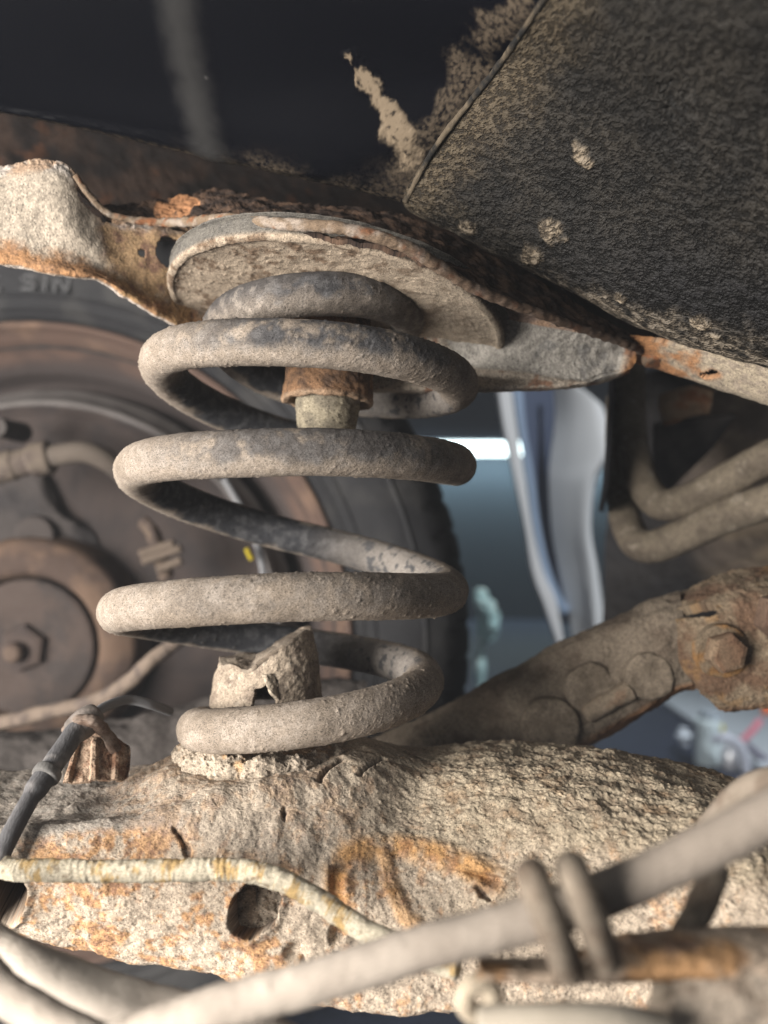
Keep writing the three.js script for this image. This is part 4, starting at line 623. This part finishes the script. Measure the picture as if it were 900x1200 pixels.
// ------------------------------------------------------------------ plastic panel, far lamp, floor clutter
{
  const pl = thing('bumper_panel', 'grey plastic bumper panel with white edge strip beyond the pipes', 'bumper panel', P(660, 740, 0.9));
  const flat = (rows, n, m, t, c) => sheet(net(rows), n, m, { thick: t, color: () => c });
  part(pl, 'edge_strip', flat([[[581, 440, 0.92], [597, 440, 0.92]], [[590, 500, 0.915], [605, 500, 0.915]], [[603, 560, 0.91], [615, 560, 0.91]], [[616, 620, 0.905], [624, 620, 0.905]], [[624, 670, 0.9], [636, 668, 0.9]], [[638, 710, 0.895], [652, 706, 0.895]], [[655, 757, 0.89], [661, 757, 0.89]]], 8, 60, 0.01, [0.8, 0.8, 0.8]), plain([1, 1, 1], { vertexColors: true }));
  part(pl, 'highlight_strip', flat([[[599, 440, 0.93], [612, 440, 0.93]], [[608, 500, 0.925], [616, 500, 0.925]], [[618, 560, 0.92], [626, 560, 0.92]], [[626, 620, 0.915], [634, 620, 0.915]], [[640, 680, 0.91], [648, 676, 0.91]], [[660, 722, 0.905], [668, 716, 0.905]]], 8, 50, 0.008, [0.26, 0.34, 0.46]), plain([1, 1, 1], { vertexColors: true }));  // pale strip standing for a highlight along the panel edge
  part(pl, 'side_wall', flat([[[606, 440, 0.95], [630, 440, 0.97], [656, 440, 0.99]], [[613, 500, 0.945], [632, 500, 0.965], [652, 500, 0.985]], [[623, 560, 0.94], [634, 560, 0.96], [645, 560, 0.975]], [[631, 620, 0.935], [640, 622, 0.955], [649, 624, 0.965]], [[644, 680, 0.93], [652, 682, 0.94], [660, 684, 0.95]], [[662, 726, 0.925], [667, 728, 0.93], [672, 730, 0.935]]], 24, 50, 0.006, [0.05, 0.066, 0.11]), plain([1, 1, 1], { vertexColors: true }));  // shaded side of the panel, its shade put in as dark blue
  part(pl, 'face', flat([[[648, 445, 0.954], [672, 450, 0.937], [700, 470, 0.929], [708, 480, 0.944]], [[650, 490, 0.948], [676, 490, 0.932], [706, 500, 0.924], [714, 505, 0.939]], [[644, 540, 0.940], [672, 540, 0.926], [708, 530, 0.918], [716, 533, 0.933]], [[643, 570, 0.935], [668, 570, 0.922], [692, 565, 0.914], [698, 567, 0.929]], [[646, 620, 0.928], [668, 620, 0.916], [688, 620, 0.908], [693, 621, 0.923]], [[655, 670, 0.920], [675, 670, 0.910], [694, 670, 0.902], [701, 670, 0.917]], [[668, 730, 0.911], [684, 730, 0.903], [698, 725, 0.895], [708, 725, 0.910]], [[672, 760, 0.907], [684, 765, 0.900], [698, 765, 0.892], [706, 765, 0.907]]], 40, 70, 0.008, [0.56, 0.57, 0.575]), plain([1, 1, 1], { vertexColors: true }));

  const L = V(0.35, P(570, 526, 2.93).y, -2.93), lamp = thing('tube_lamp', 'glowing white tube lamp on the dark blue wall beyond the car', 'tube lamp', L);
  const tg = new THREE.CylinderGeometry(0.022, 0.022, 1.2, 24); tg.rotateZ(Math.PI / 2); tg.translate(L.x, L.y, L.z);
  part(lamp, 'tube', tg, new THREE.MeshStandardMaterial({ color: 0xffffff, emissive: new THREE.Color(0.82, 1.0, 1.0), emissiveIntensity: 6 }));
  const hg = new THREE.BoxGeometry(1.26, 0.03, 0.07); hg.translate(L.x, L.y + 0.042, L.z - 0.01); part(lamp, 'housing', hg, plain([0.04, 0.06, 0.09]));
  const rl = new THREE.RectAreaLight(new THREE.Color(0.75, 1.0, 1.0), 48, 1.2, 0.03); rl.position.set(0, -0.026, 0.0); rl.lookAt(0, -1, -0.35); lamp.add(rl); rl.rotation.set(-Math.PI / 2 + 0.5, 0, 0);

  const strap = thing('knotted_strap', 'pale teal knotted plastic strap upright beside the tyre tread', 'strap', P(566, 800, 1.3));
  const teal = (p) => mix([0.35, 0.52, 0.52], [0.5, 0.62, 0.58], ss(-0.3, 0.4, fbm(p, 30, 3)));
  part(strap, 'cord', tube(curve([P(563, 690, 1.3), P(566, 720, 1.3), P(564, 760, 1.3), P(562, 800, 1.3), P(562, 860, 1.3)]), (t) => 0.0075 + 0.002 * Math.sin(t * 22), 160, 24, { disp: (p) => 0.003 * fbm(p, 60, 3), color: teal }), M.soft);
  part(strap, 'knot', tube(curve([P(560, 706, 1.3), P(572, 712, 1.28), P(577, 728, 1.28), P(573, 744, 1.29), P(563, 748, 1.3)]), 0.011, 120, 30, { disp: (p) => 0.006 * fbm(p, 70, 3), color: teal }), M.soft);

  // clutter standing on the floor at the right
  const zz = 1.28, wp = plain([0.62, 0.72, 0.74], { roughness: 0.4 });
  const bot = thing('white_bottle', 'white plastic bottle with grey cap on the floor under the link', 'bottle', P(829, 905, zz));
  const bb = P(829, 900, zz);
  part(bot, 'bottle_body', turned(V(bb.x, 0.0, bb.z), V(0, 1, 0), [[0.0001, 0.001], [0.016, 0.002], [0.018, 0.008], [0.0185, 0.05], [0.0195, 0.055], [0.0195, 0.066], [0.0175, 0.07], [0.0001, 0.071]], 40, 50, {}), wp);
  part(bot, 'cap', turned(V(bb.x + 0.004, 0.07, bb.z), V(0.15, 1, 0), [[0.0001, 0.012], [0.014, 0.011], [0.0155, 0.007], [0.0155, 0.0]], 32, 16, {}), plain([0.36, 0.42, 0.47], { roughness: 0.4 }));
  single('chrome_bowl', turned(P(857, 905, zz).setY(0.0), V(0, 1, 0), [[0.0001, 0.045], [0.01, 0.044], [0.019, 0.036], [0.025, 0.022], [0.027, 0.001]], 48, 30, {}), plain([0.62, 0.63, 0.66], { metalness: 0.6, roughness: 0.25 }), 'small shiny upturned bowl beside the white bottle', 'bowl');
  single('clear_hose', tube(curve([P(835, 868, zz - 0.03), P(848, 864, zz - 0.04), P(862, 870, zz - 0.04), P(872, 884, zz - 0.04), P(876, 912, zz - 0.04)]), 0.0062, 100, 18, {}), plain([0.55, 0.58, 0.66], { roughness: 0.35 }), 'pale hose arching from the white bottle to the floor', 'hose');
  single('plastic_toggle', tube(curve([P(800, 853, 1.35), P(801, 862, 1.35), P(802, 874, 1.35)]), (t) => 0.0095 + 0.003 * Math.cos(t * 12.5), 50, 24, { cap: 0.9 }), plain([0.62, 0.68, 0.74]), 'small white double knob left of the white bottle', 'toggle');
  single('yellow_plug', turned(P(843, 856, zz + 0.04), V(0, 1, 0.2), [[0.0001, 0.009], [0.005, 0.009], [0.007, 0.006], [0.0072, 0.0], [0.0055, -0.002], [0.0055, -0.008], [0.0001, -0.0085]], 24, 24, {}), plain([0.6, 0.55, 0.05]), 'small yellow plug behind the white bottle', 'plug');
  single('pink_stick', tube(curve([P(866, 871, zz + 0.05), P(880, 858, zz + 0.05), P(892, 843, zz + 0.05)]), 0.0052, 40, 14, {}), plain([0.75, 0.25, 0.32]), 'pink plastic stick leaning above the pale hose', 'stick');
  single('orange_ball', turned(P(898, 832, zz + 0.05), V(0, 1, 0), [[0.0001, 0.009], [0.006, 0.0065], [0.009, 0], [0.006, -0.0065], [0.0001, -0.009]], 24, 20, {}), plain([0.8, 0.18, 0.06]), 'small orange ball just under the rusty bracket', 'ball');
  single('dark_rod', tube(curve([P(874, 872, zz), P(888, 884, zz), P(912, 902, zz)]), 0.0055, 40, 14, {}), plain([0.16, 0.15, 0.2]), 'grey violet rod lying right of the pale hose', 'rod');
  const board = new THREE.BoxGeometry(0.9, 0.008, 0.9); board.translate(1.0, 0.0045, -1.5);
  single('floor_board', board, plain([0.45, 0.5, 0.54], { roughness: 0.5 }), 'light grey board lying on the floor behind the clutter', 'board');
}

// ------------------------------------------------------------------ an added, unseen lamp that brightens the bumper panel
{
  const at = V(1.25, 1.45, -0.12), aim = V(0.2, 0.39, -0.93), dir = aim.clone().sub(at).normalize(), lamp = thing('added_fill_lamp', 'added unseen lamp brightening the bumper panel and the floor clutter', 'fill lamp', at);
  const g = new THREE.SphereGeometry(0.045, 24, 16); g.translate(...at.toArray()); part(lamp, 'bulb', g, new THREE.MeshStandardMaterial({ color: 0xffffff, emissive: new THREE.Color(0.85, 0.93, 1), emissiveIntensity: 4 }));
  const sp = new THREE.SpotLight(new THREE.Color(0.94, 0.97, 1), 24, 0, 0.36, 0.5, 2); sp.shadow.radius = 2; lamp.add(sp); sp.target.position.copy(aim).sub(at); sp.target.name = 'lamp_aim'; lamp.add(sp.target);
  part(lamp, 'shade', turned(at.clone().addScaledVector(dir, -0.02), dir, [[0.02, -0.09], [0.03, -0.06], [0.06, -0.02], [0.10, 0.04]], 40, 20, { thick: 0.002 }), plain([0.05, 0.06, 0.06]));
}

// ------------------------------------------------------------------ the work lamp that lights the spring
{
  const lamp = thing('work_lamp', 'work lamp on the floor shining up at the coil spring', 'work lamp', V(KEY.pos.x, 0, KEY.pos.z));
  const dir = KEY.aim.clone().sub(KEY.pos).normalize(), q = new THREE.Quaternion().setFromRotationMatrix(new THREE.Matrix4().lookAt(V(0, 0, 0), dir.clone().negate(), V(0, 1, 0)));
  const face = new THREE.BoxGeometry(KEY.w, KEY.h, 0.004); face.applyQuaternion(q); face.translate(...KEY.pos.toArray());
  part(lamp, 'lens', face, new THREE.MeshStandardMaterial({ color: 0xffffff, emissive: KEY.color, emissiveIntensity: 4 }));
  const back = new THREE.BoxGeometry(KEY.w + 0.03, KEY.h + 0.03, 0.05); back.applyQuaternion(q); back.translate(...KEY.pos.clone().addScaledVector(dir, -0.032).toArray());
  part(lamp, 'housing', back, plain([0.05, 0.05, 0.05]));
  const st = new THREE.BoxGeometry(KEY.w * 0.8, 0.012, 0.16); st.translate(KEY.pos.x, 0.008, KEY.pos.z); part(lamp, 'stand', st, plain([0.05, 0.05, 0.05]));
}
scene.traverse((o) => { if (o.isMesh) { o.castShadow = true; o.receiveShadow = true; } });
renderer.render(scene, camera);
